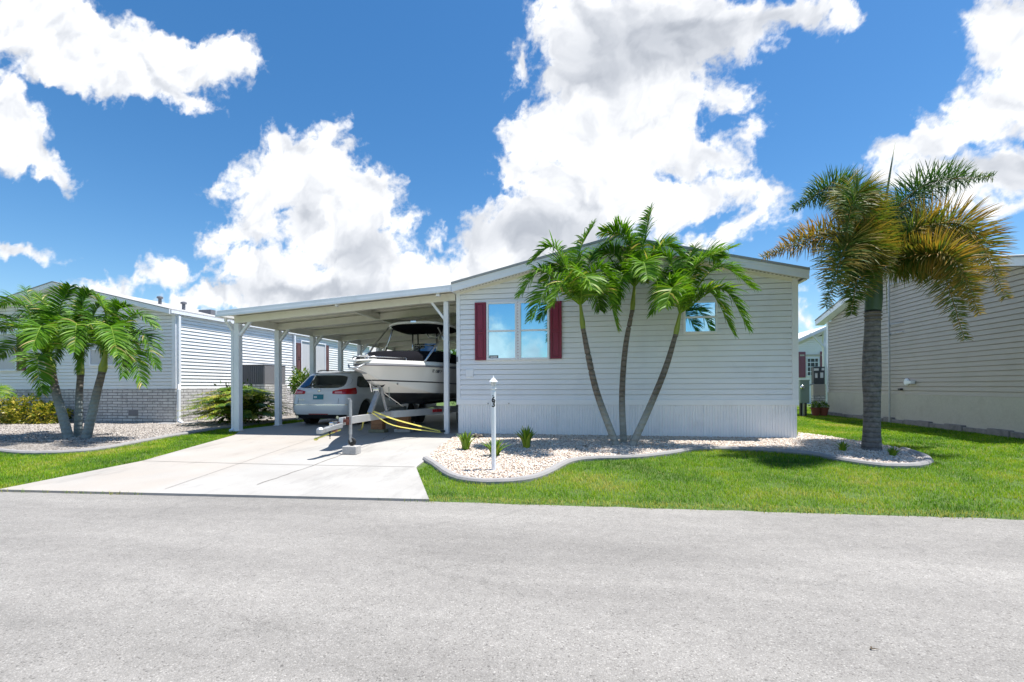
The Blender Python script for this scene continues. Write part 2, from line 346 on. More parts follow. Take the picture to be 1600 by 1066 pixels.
def dens_field(az, el):                           # azimuth clockwise from +Y
    x, y, z = np.sin(az) * np.cos(el), np.cos(az) * np.cos(el), np.sin(el)
    ay = np.maximum(np.abs(y), .03); X, Y = x / ay, z / ay; f = y > 0
    # domain warp: broad lumps, then cauliflower billows
    w1x, w1y = fbm(X, Y, 3.5, 3, 11), fbm(X, Y, 3.5, 3, 31)
    Xw, Yw = X + .09 * w1x, Y + .09 * w1y
    w2x, w2y = fbm(Xw, Yw, 15, 5, 51, .6), fbm(Xw, Yw, 15, 5, 71, .6)
    Xw, Yw = np.where(f, Xw, X), np.where(f, Yw, Y); Xv, Yv = Xw + np.where(f, .045, .02) * w2x, Yw + np.where(f, .045, .02) * w2y
    dist = np.where(f, blobfield(FRONT, Xv, Yv), blobfield(BACK, Xv, Yv))
    bl = fbm(Xv, Yv, 11, 5, 91, .55, True)
    nk = np.where(f, 1.0, .35); dens = 1 - dist + nk * (.55 * (bl - .18) + .25 * fbm(Xv, Yv, 40, 4, 131, .6))
    rel = fbm(Xv, Yv, 6, 5, 151, .5, True) - fbm(Xv - .02, Yv - .03, 6, 5, 151, .5, True)
    gd = blobfield(GREY, X + .06 * w1x + .05 * w2x, Y + .06 * w1y + .05 * w2y, .3); gy = np.clip((1.35 - gd) / 1.1, 0, 1); gy = gy * gy * (3 - 2 * gy) * f
    return dens, np.clip(.54 - .18 * gy + np.clip(.5 * rel, -.14, .06) * (1 - .5 * gy) - .06 * np.clip(dens - .25, 0, .5) * gy, .28, .72)
azs = np.radians(np.concatenate([np.linspace(-64, 52, 1060), np.linspace(53, 127, 75), np.linspace(128, 232, 420), np.linspace(233, 295, 63)]))
els = np.radians(np.linspace(-.6, 50, 420))
AZ, EL = np.meshgrid(azs, els); Dn, Sh = dens_field(AZ, EL)
RAD = 1500.0; na, ne = len(azs), len(els)
vs = np.stack([np.sin(AZ) * np.cos(EL) * RAD, np.cos(AZ) * np.cos(EL) * RAD, np.sin(EL) * RAD], -1).reshape(-1, 3)
ia = np.arange(na); ib = (ia + 1) % na; rr = (np.arange(ne - 1) * na)[:, None]
qd = np.stack([rr + ia, rr + ib, rr + na + ib, rr + na + ia], -1).reshape(-1, 4)
keep = (Dn.ravel()[qd].max(axis=1) > -.35); qd = qd[keep]
me = np_mesh('sky', vs, quads=qd, tint=Dn.ravel())
a_ = me.attributes.new('shade', 'FLOAT', 'POINT'); a_.data.foreach_set('value', Sh.ravel().astype(np.float32))
cm = bpy.data.materials.new('clouds'); cm.use_nodes = True; nt = cm.node_tree; nt.nodes.clear()
out = N(nt, 'ShaderNodeOutputMaterial'); at1 = N(nt, 'ShaderNodeAttribute', attribute_name='tint'); at2 = N(nt, 'ShaderNodeAttribute', attribute_name='shade')
tc = N(nt, 'ShaderNodeTexCoord'); no = N(nt, 'ShaderNodeTexNoise', i={'Scale': .055, 'Detail': 5, 'Roughness': .6}); L(nt, tc.outputs['Object'], no.inputs['Vector'])
ad = N(nt, 'ShaderNodeMath', operation='MULTIPLY_ADD', i={1: .42, 2: -.21}); L(nt, no.outputs['Fac'], ad.inputs[0]); a2 = N(nt, 'ShaderNodeMath', operation='ADD'); L(nt, ad.outputs[0], a2.inputs[0]); L(nt, at1.outputs['Fac'], a2.inputs[1])
al = N(nt, 'ShaderNodeMapRange', interpolation_type='SMOOTHSTEP', i={1: -.12, 2: .24}); L(nt, a2.outputs[0], al.inputs[0])
cr = N(nt, 'ShaderNodeMix', data_type='RGBA'); cr.inputs[6].default_value = (.80, .87, 1.0, 1); cr.inputs[7].default_value = (1, 1, 1, 1); mr = N(nt, 'ShaderNodeMapRange', i={1: .26, 2: .6}); L(nt, at2.outputs['Fac'], mr.inputs[0]); L(nt, mr.outputs[0], cr.inputs[0])
em = N(nt, 'ShaderNodeEmission'); L(nt, cr.outputs[2], em.inputs[0]); L(nt, at2.outputs['Fac'], em.inputs[1])
tr = N(nt, 'ShaderNodeBsdfTransparent'); ms = N(nt, 'ShaderNodeMixShader'); L(nt, al.outputs[0], ms.inputs[0]); L(nt, tr.outputs[0], ms.inputs[1]); L(nt, em.outputs[0], ms.inputs[2]); L(nt, ms.outputs[0], out.inputs[0])
cm.cycles.emission_sampling = 'NONE'
o = link_mesh(me, 'sky', cm); tag(o, kind='structure')
S.view_settings.view_transform = 'Standard'; S.view_settings.look = 'None'; S.view_settings.gamma = 1; S.view_settings.exposure = 1.05
# ------------------------------------------------------------------ ground materials
def pos_nodes(nt):
    g = N(nt, 'ShaderNodeNewGeometry'); return g.outputs['Position']
def grass_ground():
    m, nt, b = nmat('lawn_soil'); b.inputs['Roughness'].default_value = .95; p = pos_nodes(nt)
    n1 = N(nt, 'ShaderNodeTexNoise', i={'Scale': 45, 'Detail': 6}); L(nt, p, n1.inputs['Vector'])
    n2 = N(nt, 'ShaderNodeTexNoise', i={'Scale': .8, 'Detail': 4}); L(nt, p, n2.inputs['Vector'])
    r = N(nt, 'ShaderNodeValToRGB'); e = r.color_ramp.elements; e[0].position = .35; e[0].color = (.03, .06, .01, 1); e[1].position = .7; e[1].color = (.11, .18, .025, 1)
    L(nt, n1.outputs['Fac'], r.inputs[0]); mx = N(nt, 'ShaderNodeMix', data_type='RGBA', blend_type='MULTIPLY', i={0: .6}); L(nt, r.outputs[0], mx.inputs[6]); L(nt, n2.outputs['Color'], mx.inputs[7])
    L(nt, r.outputs[0], b.inputs['Base Color']); return m
def asphalt():
    m, nt, b = nmat('aged_asphalt'); b.inputs['Roughness'].default_value = .88; p = pos_nodes(nt)
    def nz(s, d=4, r=.6): n = N(nt, 'ShaderNodeTexNoise', i={'Scale': s, 'Detail': d, 'Roughness': r}); L(nt, p, n.inputs['Vector']); return n.outputs['Fac']
    v = N(nt, 'ShaderNodeTexVoronoi', i={'Scale': 125, 'Randomness': 1.0}); L(nt, p, v.inputs['Vector'])
    sc = N(nt, 'ShaderNodeSeparateColor'); L(nt, v.outputs['Color'], sc.inputs[0])
    r = N(nt, 'ShaderNodeValToRGB'); e = r.color_ramp.elements
    e[0].position = 0; e[0].color = (.15, .14, .13, 1); e[1].position = 1; e[1].color = (.41, .39, .36, 1)
    for po, c in ((.04, (.20, .188, .172)), (.09, (.268, .253, .233)), (.84, (.302, .287, .267)), (.94, (.355, .338, .315))):
        k = e.new(po); k.color = c4(c)
    L(nt, sc.outputs[0], r.inputs[0])
    # pits between stones
    mr = N(nt, 'ShaderNodeMapRange', i={1: .25, 2: .62, 3: 1.0, 4: .80}); L(nt, v.outputs['Distance'], mr.inputs[0])
    m1 = N(nt, 'ShaderNodeMix', data_type='RGBA', blend_type='MULTIPLY', i={0: 1.0}); L(nt, r.outputs[0], m1.inputs[6])
    cb = N(nt, 'ShaderNodeCombineColor')
    for i in range(3): L(nt, mr.outputs[0], cb.inputs[i])
    L(nt, cb.outputs[0], m1.inputs[7])
    # broad stains and tyre-worn bands along the road
    mp = N(nt, 'ShaderNodeMapping'); mp.inputs['Scale'].default_value = (.25, 1.1, 1); L(nt, p, mp.inputs[0])
    n2 = N(nt, 'ShaderNodeTexNoise', i={'Scale': 1.3, 'Detail': 7, 'Roughness': .62}); L(nt, mp.outputs[0], n2.inputs['Vector'])
    mr2 = N(nt, 'ShaderNodeMapRange', i={1: .3, 2: .72, 3: .75, 4: 1.10}); L(nt, n2.outputs['Fac'], mr2.inputs[0])
    n3 = N(nt, 'ShaderNodeTexNoise', i={'Scale': 9, 'Detail': 6, 'Roughness': .7}); L(nt, p, n3.inputs['Vector'])
    mr3 = N(nt, 'ShaderNodeMapRange', i={1: .35, 2: .65, 3: .93, 4: 1.07}); L(nt, n3.outputs['Fac'], mr3.inputs[0])
    mm = N(nt, 'ShaderNodeMath', operation='MULTIPLY'); L(nt, mr2.outputs[0], mm.inputs[0]); L(nt, mr3.outputs[0], mm.inputs[1])
    # fine cracks
    vc = N(nt, 'ShaderNodeTexVoronoi', feature='DISTANCE_TO_EDGE', i={'Scale': .55}); nw = N(nt, 'ShaderNodeTexNoise', i={'Scale': 2.5, 'Detail': 6}); L(nt, p, nw.inputs['Vector'])
    ma = N(nt, 'ShaderNodeVectorMath', operation='MULTIPLY_ADD'); ma.inputs[1].default_value = (.8, .8, 0); L(nt, nw.outputs['Color'], ma.inputs[0]); L(nt, p, ma.inputs[2]); L(nt, ma.outputs[0], vc.inputs['Vector'])
    mc = N(nt, 'ShaderNodeMapRange', i={1: .0, 2: .006, 3: .87, 4: 1.0}); L(nt, vc.outputs['Distance'], mc.inputs[0])
    m3 = N(nt, 'ShaderNodeMath', operation='MULTIPLY'); L(nt, mm.outputs[0], m3.inputs[0]); L(nt, mc.outputs[0], m3.inputs[1])
    sc2 = N(nt, 'ShaderNodeVectorMath', operation='SCALE'); L(nt, m1.outputs[2], sc2.inputs[0]); L(nt, m3.outputs[0], sc2.inputs['Scale']); L(nt, sc2.outputs[0], b.inputs['Base Color'])
    bp = N(nt, 'ShaderNodeBump', i={'Strength': .5, 'Distance': .006}, invert=True); L(nt, v.outputs['Distance'], bp.inputs['Height']); L(nt, bp.outputs[0], b.inputs['Normal'])
    return m
def concrete():
    m, nt, b = nmat('driveway_concrete'); b.inputs['Roughness'].default_value = .85; p = pos_nodes(nt)
    n1 = N(nt, 'ShaderNodeTexNoise', i={'Scale': .9, 'Detail': 8, 'Roughness': .6}); L(nt, p, n1.inputs['Vector'])
    r = N(nt, 'ShaderNodeValToRGB'); e = r.color_ramp.elements; e[0].position = .32; e[0].color = (.325, .31, .29, 1); e[1].position = .68; e[1].color = (.385, .375, .355, 1)
    L(nt, n1.outputs['Fac'], r.inputs[0])
    # the slabs on the left have a warmer, older tone
    sp = N(nt, 'ShaderNodeSeparateXYZ'); L(nt, p, sp.inputs[0]); mr = N(nt, 'ShaderNodeMapRange', i={1: -5.7, 2: -5.2, 3: 1, 4: 0}); L(nt, sp.outputs[0], mr.inputs[0])
    nb = N(nt, 'ShaderNodeTexNoise', i={'Scale': 1.7, 'Detail': 5}); L(nt, p, nb.inputs['Vector']); mb = N(nt, 'ShaderNodeMath', operation='MULTIPLY'); L(nt, mr.outputs[0], mb.inputs[0]); L(nt, nb.outputs['Fac'], mb.inputs[1])
    m0 = N(nt, 'ShaderNodeMix', data_type='RGBA'); L(nt, mb.outputs[0], m0.inputs[0]); L(nt, r.outputs[0], m0.inputs[6]); m0.inputs[7].default_value = (.36, .318, .275, 1)
    n2 = N(nt, 'ShaderNodeTexNoise', i={'Scale': 120, 'Detail': 3}); L(nt, p, n2.inputs['Vector']); mf = N(nt, 'ShaderNodeMapRange', i={1: .3, 2: .7, 3: .93, 4: 1.05}); L(nt, n2.outputs['Fac'], mf.inputs[0])
    mp = N(nt, 'ShaderNodeMapping'); mp.inputs['Scale'].default_value = (1.0, .25, 1); mp.inputs['Rotation'].default_value = (0, 0, .3); L(nt, p, mp.inputs[0])
    n4 = N(nt, 'ShaderNodeTexNoise', i={'Scale': 2.2, 'Detail': 8, 'Roughness': .7}); L(nt, mp.outputs[0], n4.inputs['Vector']); m4 = N(nt, 'ShaderNodeMapRange', i={1: .55, 2: .75, 3: 1.0, 4: .72}); L(nt, n4.outputs['Fac'], m4.inputs[0])
    mm = N(nt, 'ShaderNodeMath', operation='MULTIPLY'); L(nt, mf.outputs[0], mm.inputs[0]); L(nt, m4.outputs[0], mm.inputs[1])
    s = N(nt, 'ShaderNodeVectorMath', operation='SCALE'); L(nt, m0.outputs[2], s.inputs[0]); L(nt, mm.outputs[0], s.inputs['Scale']); L(nt, s.outputs[0], b.inputs['Base Color'])
    bp = N(nt, 'ShaderNodeBump', i={'Strength': .15, 'Distance': .004}); L(nt, n2.outputs['Fac'], bp.inputs['Height']); L(nt, bp.outputs[0], b.inputs['Normal']); return m
def gravel(name, cols):
    m, nt, b = nmat(name); b.inputs['Roughness'].default_value = .9; p = pos_nodes(nt)
    v = N(nt, 'ShaderNodeTexVoronoi', i={'Scale': 38}); L(nt, p, v.inputs['Vector']); sc = N(nt, 'ShaderNodeSeparateColor'); L(nt, v.outputs['Color'], sc.inputs[0])
    r = N(nt, 'ShaderNodeValToRGB'); r.color_ramp.interpolation = 'CONSTANT'; e = r.color_ramp.elements
    while len(e) < len(cols): e.new(.5)
    for i, c in enumerate(cols): e[i].position = i / len(cols); e[i].color = c4(c)
    L(nt, sc.outputs[1], r.inputs[0]); mr = N(nt, 'ShaderNodeMapRange', i={1: .2, 2: .7, 3: 1.0, 4: .45}); L(nt, v.outputs['Distance'], mr.inputs[0])
    s = N(nt, 'ShaderNodeVectorMath', operation='SCALE'); L(nt, r.outputs[0], s.inputs[0]); L(nt, mr.outputs[0], s.inputs['Scale']); L(nt, s.outputs[0], b.inputs['Base Color'])
    bp = N(nt, 'ShaderNodeBump', i={'Strength': 1, 'Distance': .02}, invert=True); L(nt, v.outputs['Distance'], bp.inputs['Height']); L(nt, bp.outputs[0], b.inputs['Normal']); return m
WARM = [(.62, .53, .44), (.68, .61, .53), (.50, .38, .28), (.70, .66, .60), (.60, .50, .42), (.36, .25, .18), (.66, .58, .50), (.72, .69, .64)]
COOL = [(.34, .30, .26), (.42, .38, .34), (.22, .19, .17), (.50, .46, .42), (.30, .26, .23), (.14, .12, .11), (.40, .35, .30), (.55, .52, .48)]
M['lawnsoil'] = grass_ground(); M['asphalt'] = asphalt(); M['concrete'] = concrete(); M['gravel'] = gravel('cream_gravel', WARM); M['gravel2'] = gravel('brown_grey_gravel', COOL)
M['grass'] = leaf_mat('grass_blades', [(.045, .12, .002), (.10, .23, .003), (.17, .30, .004), (.27, .35, .010), (.42, .36, .12)], .3, .6)
def stone_mat(name, cols):
    m, nt, b = nmat(name); b.inputs['Roughness'].default_value = .85
    a = N(nt, 'ShaderNodeAttribute', attribute_name='tint'); r = N(nt, 'ShaderNodeValToRGB'); e = r.color_ramp.elements
    while len(e) < len(cols): e.new(.5)
    for i, c in enumerate(cols): e[i].position = i / (len(cols) - 1); e[i].color = c4(c)
    L(nt, a.outputs['Fac'], r.inputs[0]); L(nt, r.outputs[0], b.inputs['Base Color']); return m
M['stones'] = stone_mat('cream_stones', WARM); M['stones2'] = stone_mat('brown_grey_stones', COOL)

# ------------------------------------------------------------------ terrain
xs = sorted(set([-420, -200, -100, -60, -40, -30, -25] + [round(-22 + i * .25, 3) for i in range(161)] + [22, 30, 40, 60, 100, 200, 420]))
ys = sorted(set([-420, -200, -100, -50, -20, -8, -4, -2.4, -2.2, -2.0, 0, 2, 4] + [round(4.4 + i * .05, 3) for i in range(40)] + [round(6.4 + i * .25, 3) for i in range(24)] + [13, 16, 20, 30, 50, 100, 200, 420]))
v_ = [(x, y, h(x, y)) for y in ys for x in xs]; nx = len(xs)
f_ = [(j * nx + i, j * nx + i + 1, (j + 1) * nx + i + 1, (j + 1) * nx + i) for j in range(len(ys) - 1) for i in range(nx - 1)]
g = link_mesh(np_mesh('ground', v_, quads=f_), 'ground', M['lawnsoil']); tag(g, kind='structure')
# road
rows = []
rx = [-200, -60, -30, -20] + [(-16 + .25 * i) for i in range(0, 129)] + [20, 30, 60, 200]
rw = random.Random(3)
for t in (0, .25, .5, .75, .97, 1):
    row = []
    for x in rx:
        e = road_edge(max(-40, min(40, x))) + (.012 * math.sin(x * 9) + rw.uniform(-.015, .015) if t == 1 else 0)
        y = -2.1 + (e + 2.1) * t; row.append((x, y, -.212 + (.012 * math.sin(math.pi * t)) - (.012 if t == 1 else 0)))
    rows.append(row)
rd = MB().grid(rows).build('road', 'asphalt', fixn=False); tag(rd, kind='structure')
def draped(name, left, right, material, lift, n=40, m=20, kind='structure', thick=.06):
    """sheet between two polylines of ground points, laid on the terrain with a small lift and a thickness"""
    def samp(pl, t):
        ls = [0]
        for a, b in zip(pl, pl[1:]): ls.append(ls[-1] + (Vector(b) - Vector(a)).length)
        d = t * ls[-1]
        for i in range(len(pl) - 1):
            if d <= ls[i + 1] + 1e-9:
                k = (d - ls[i]) / max(1e-9, ls[i + 1] - ls[i]); return Vector(pl[i]).lerp(Vector(pl[i + 1]), k)
        return Vector(pl[-1])
    rows = []
    for i in range(n + 1):
        a, b = samp(left, i / n), samp(right, i / n)
        row = [a.lerp(b, j / m) for j in range(m + 1)]
        row = [Vector((p.x, p.y, h(p.x, p.y) + lift)) for p in row]
        row = [row[0] - Vector((0, 0, thick))] + row + [row[-1] - Vector((0, 0, thick))]
        rows.append(row)
    rows = [[p - Vector((0, 0, thick)) for p in rows[0]]] + rows + [[p - Vector((0, 0, thick)) for p in rows[-1]]]
    o = MB().grid(rows).build(name, material, fixn=False); tag(o, kind=kind); return o
def gp(px, py): p = P(px, py); return (p.x, p.y)
e0 = gp(0, 769); e1 = gp(669, 784)
dl = [(e0[0] - .1, road_edge(e0[0]) - .02), gp(223, 722), gp(367, 681), (-8.98, 11.0), (-8.98, 22.6)]
dr = [(e1[0], road_edge(e1[0]) - .02), gp(650, 732), gp(667, 719), gp(687, 700.7), (-3.16, 10.62), (-3.1, 14), (-3.1, 22.6)]
drive = MB()
# join both sides row by row at equal distance up the drive
def by_y(pl, y):
    for a, b in zip(pl, pl[1:]):
        if min(a[1], b[1]) - 1e-9 <= y <= max(a[1], b[1]) + 1e-9 and abs(b[1] - a[1]) > 1e-6: return a[0] + (b[0] - a[0]) * (y - a[1]) / (b[1] - a[1])
    return pl[0][0] if y < pl[0][1] else pl[-1][0]
rows = []; yy = 4.9; Y0 = []
while yy < 22.5: Y0.append(yy); yy += .12
for k, y in enumerate(Y0):
    xl = by_y(dl, y); xr = by_y(dr, y); row = []
    for j in range(31):
        x = xl + (xr - xl) * j / 30; yy2 = max(y, road_edge(x) - .02); row.append((x, yy2, h(x, max(yy2, road_edge(x))) + .022))
    row = [(row[0][0], row[0][1], row[0][2] - .08)] + row + [(row[-1][0], row[-1][1], row[-1][2] - .08)]; rows.append(row)
rows = [[(p[0], p[1], p[2] - .07) for p in rows[0]]] + rows
dv = drive.grid(rows).build('driveway', 'concrete', fixn=False); tag(dv, kind='structure')
# control joints and the long crack: narrow dark sheets lying 4 mm above the slab
M['joint'] = mat('joint_dirt', (.19, .175, .16), .95, var=.3)
jb = MB()
def strip(b, pts, w, lift=.026, wob=.0):
    pts2 = []
    for a, c in zip(pts, pts[1:]):
        n = max(1, int((Vector(c) - Vector(a)).length / .12))
        for i in range(n): pts2.append(Vector(a).lerp(Vector(c), i / n) + Vector((rnd.uniform(-wob, wob), rnd.uniform(-wob, wob))))
    pts2.append(Vector(pts[-1])); rows = []
    for i, p in enumerate(pts2):
        t = (pts2[min(i + 1, len(pts2) - 1)] - pts2[max(i - 1, 0)]).normalized(); nn = Vector((-t.y, t.x)) * w / 2 * (rnd.uniform(.5, 1.3) if wob else 1)
        rows.append([(p.x + nn.x, p.y + nn.y, h(p.x, p.y) + lift), (p.x - nn.x, p.y - nn.y, h(p.x, p.y) + lift)])
    b.grid(rows)
strip(jb, [gp(222, 722.5), gp(430, 728), gp(648, 732)], .014)
strip(jb, [gp(258, 767), gp(330, 742), gp(480, 690), (-5.75, 10.8), (-5.75, 16)], .008)
strip(jb, [gp(403, 760), gp(440, 747), gp(480, 733), gp(530, 714), gp(560, 703), gp(596, 690), gp(612, 678)], .016, wob=.018)
jo = jb.build('joints_and_crack', 'joint', dv, local=True, fixn=False)

# ------------------------------------------------------------------ planting beds
KM = [(665.8, 720), (681, 729.5), (697.8, 741.8), (712, 748.8), (728.7, 753.2), (755.5, 755.8), (784, 755.6), (815, 753.3), (842, 746.9), (862.8, 737.6), (879, 728.5), (898, 722), (929, 719), (960, 718.2), (1005, 716), (1050, 710.5), (1070.6, 706.5), (1095, 704), (1125, 703.6), (1160, 704.3), (1222, 708), (1273, 713.2), (1308, 720), (1342, 726), (1376.6, 730.2), (1408, 731.3), (1436, 729.5), (1450.5, 723.5), (1438, 714), (1411, 705.3)]
KL = [(-190, 700), (-110, 705), (-50, 707), (0, 707), (26, 709.3), (61, 710.5), (105, 709), (140, 706.2), (175, 701), (210, 694.3), (245, 687.5), (280, 681), (325, 674), (370, 668), (437, 659.7), (470, 655.2)]
def smooth(pts, k=4):
    v = [Vector(p) for p in pts]; o = []
    for i in range(len(v) - 1):
        a, b, c, d = v[max(i - 1, 0)], v[i], v[i + 1], v[min(i + 2, len(v) - 1)]
        for j in range(k):
            t = j / k; o.append(.5 * ((2 * b) + (c - a) * t + (2 * a - 5 * b + 4 * c - d) * t * t + (3 * b - a - 3 * c + d) * t ** 3))
    o.append(v[-1]); return o
kmain = smooth([gp(*p) for p in KM]); kleft = smooth([gp(*p) for p in KL])
def kerb(name, line, label, w=.125, ht=.07):
    prof = [(-w / 2, -.06), (-w / 2, ht * .55), (-w / 2 + .02, ht * .95), (0, ht * 1.05), (w / 2 - .03, ht), (w / 2, ht * .6), (w / 2, -.06)]; rows = []
    for i, p in enumerate(line):
        t = (line[min(i + 1, len(line) - 1)] - line[max(i - 1, 0)]).normalized(); nn = Vector((-t.y, t.x))
        cut = 1 + rnd.uniform(-.05, .05)
        rows.append([(p.x + nn.x * a, p.y + nn.y * a, h(p.x, p.y) + (z * cut if z > 0 else z)) for a, z in prof])
    b = MB().grid(rows); n = len(prof); k = len(rows) * n
    b.f += [tuple(range(n)), tuple(k - 1 - i for i in range(n))]
    o = b.build(name, 'kerb', smooth=False, auto=50, base=(line[0].x, line[0].y, h(line[0].x, line[0].y))); tag(o, label, 'garden edging'); return o
kerb('garden_edging', kmain, 'grey concrete edging curving round the gravel bed before the grey house')
kerb('garden_edging', kleft, 'grey concrete edging of the gravel bed beside the left neighbour house')
bedR = [Vector(p) for p in [(-3.1, 10.63), gp(687, 700.7)]] + kmain + [Vector(gp(1373, 697)), Vector(gp(1325, 690)), Vector(gp(1284, 683.5)), Vector(gp(1247.6, 679)), Vector((4.06, 10.63))]
bedL = kleft + [Vector((-9.6, 14.2)), Vector((-9.6, 20)), Vector((-12.4, 20)), Vector((-12.4, 12.5)), Vector((-20.6, 12.5)), Vector((-20.6, 9.5))]
from mathutils.geometry import tessellate_polygon
def inside(poly, x, y):
    c = False; j = len(poly) - 1
    for i in range(len(poly)):
        a, b = poly[i], poly[j]
        if (a.y > y) != (b.y > y) and x < (b.x - a.x) * (y - a.y) / (b.y - a.y) + a.x: c = not c
        j = i
    return c
def npinside(poly, X, Y):
    c = np.zeros(X.shape, bool); j = len(poly) - 1
    for i in range(len(poly)):
        a, b = poly[i], poly[j]
        if abs(a.y - b.y) > 1e-12: c ^= ((a.y > Y) != (b.y > Y)) & (X < (b.x - a.x) * (Y - a.y) / (b.y - a.y) + a.x)
        j = i
    return c
def poly_sheet(name, poly, material, lift, step=.25):
    import bmesh
    bm = bmesh.new(); vs = [bm.verts.new((p.x, p.y, 0)) for p in poly]
    for t in tessellate_polygon([[Vector((p.x, p.y, 0)) for p in poly]]):
        try: bm.faces.new([vs[i] for i in t])
        except ValueError: pass
    x0, x1, y0, y1 = min(p.x for p in poly), max(p.x for p in poly), min(p.y for p in poly), max(p.y for p in poly)
    y = y0 + step
    while y < min(y1, 11.2):
        bmesh.ops.bisect_plane(bm, geom=bm.verts[:] + bm.edges[:] + bm.faces[:], plane_co=(0, y, 0), plane_no=(0, 1, 0)); y += step
    bmesh.ops.recalc_face_normals(bm, faces=bm.faces)
    for v in bm.verts: v.co.z = h(v.co.x, v.co.y) + lift
    me = bpy.data.meshes.new(name); bm.to_mesh(me); bm.free(); return link_mesh(me, name, M[material])
def hv(X, Y):                                     # vectorised ground height
    xc = np.clip(X, -14, 12); e = 5.30 + (xc + 1.91) * np.where(xc > -1.91, .03, .06)
    t = np.clip((Y - e) / (11 - e), 0, 1); return np.where(Y >= e, -.215 * (1 - t), -.25)
rs = np.random.RandomState(5)
def stones(name, poly, dens, size, material, xr=None, kind=True, lift=.035):
    x0, x1, y0, y1 = min(p.x for p in poly), max(p.x for p in poly), min(p.y for p in poly), max(p.y for p in poly)
    if xr: x0, x1, y0, y1 = xr
    n = int((x1 - x0) * (y1 - y0) * dens); X = rs.uniform(x0, x1, n); Y = rs.uniform(y0, y1, n); k = npinside(poly, X, Y); X, Y = X[k], Y[k]; n = len(X)
    ph = (1 + 5 ** .5) / 2
    ico = np.array([(-1, ph, 0), (1, ph, 0), (-1, -ph, 0), (1, -ph, 0), (0, -1, ph), (0, 1, ph), (0, -1, -ph), (0, 1, -ph), (ph, 0, -1), (ph, 0, 1), (-ph, 0, -1), (-ph, 0, 1)]) / 1.9
    fc = np.array([(0, 11, 5), (0, 5, 1), (0, 1, 7), (0, 7, 10), (0, 10, 11), (1, 5, 9), (5, 11, 4), (11, 10, 2), (10, 7, 6), (7, 1, 8), (3, 9, 4), (3, 4, 2), (3, 2, 6), (3, 6, 8), (3, 8, 9), (4, 9, 5), (2, 4, 11), (6, 2, 10), (8, 6, 7), (9, 8, 1)])
    s = size * rs.uniform(.5, 1.25, n); V = ico[None] * (1 + rs.uniform(-.25, .25, (n, 12, 1))) * np.stack([s * rs.uniform(.8, 1.3, n), s * rs.uniform(.6, 1, n), s * rs.uniform(.45, .8, n)], 1)[:, None, :]
    a = rs.uniform(0, 6.28, n); ca, sa = np.cos(a)[:, None], np.sin(a)[:, None]; tl = rs.uniform(-.5, .5, n)[:, None]
    x, y, z = V[..., 0], V[..., 1], V[..., 2]; z = z + tl * x; V = np.stack([x * ca - y * sa + X[:, None], x * sa + y * ca + Y[:, None], z + (hv(X, Y) + lift + rs.uniform(-.006, .012, n))[:, None]], -1)
    T = (fc[None] + (np.arange(n) * 12)[:, None, None]).reshape(-1, 3); tint = np.repeat(rs.uniform(0, 1, n), 12)
    o = link_mesh(np_mesh(name, V.reshape(-1, 3), tris=T, tint=tint), name, M[material]); return o
gb = poly_sheet('gravel', bedR, 'gravel', .03); tag(gb, kind='structure')
gb2 = poly_sheet('gravel', bedL, 'gravel2', .03); tag(gb2, kind='structure')
st = stones('gravel_stones', bedR, 2600, .017, 'stones'); tag(st, 'cream and tan crushed stones of the bed before the grey house', 'gravel', kind='stuff')
st = stones('gravel_stones', bedL, 1500, .019, 'stones2', (-19, -9.6, 8.5, 13.8)); tag(st, 'brown and grey stones of the bed by the left house', 'gravel', kind='stuff')

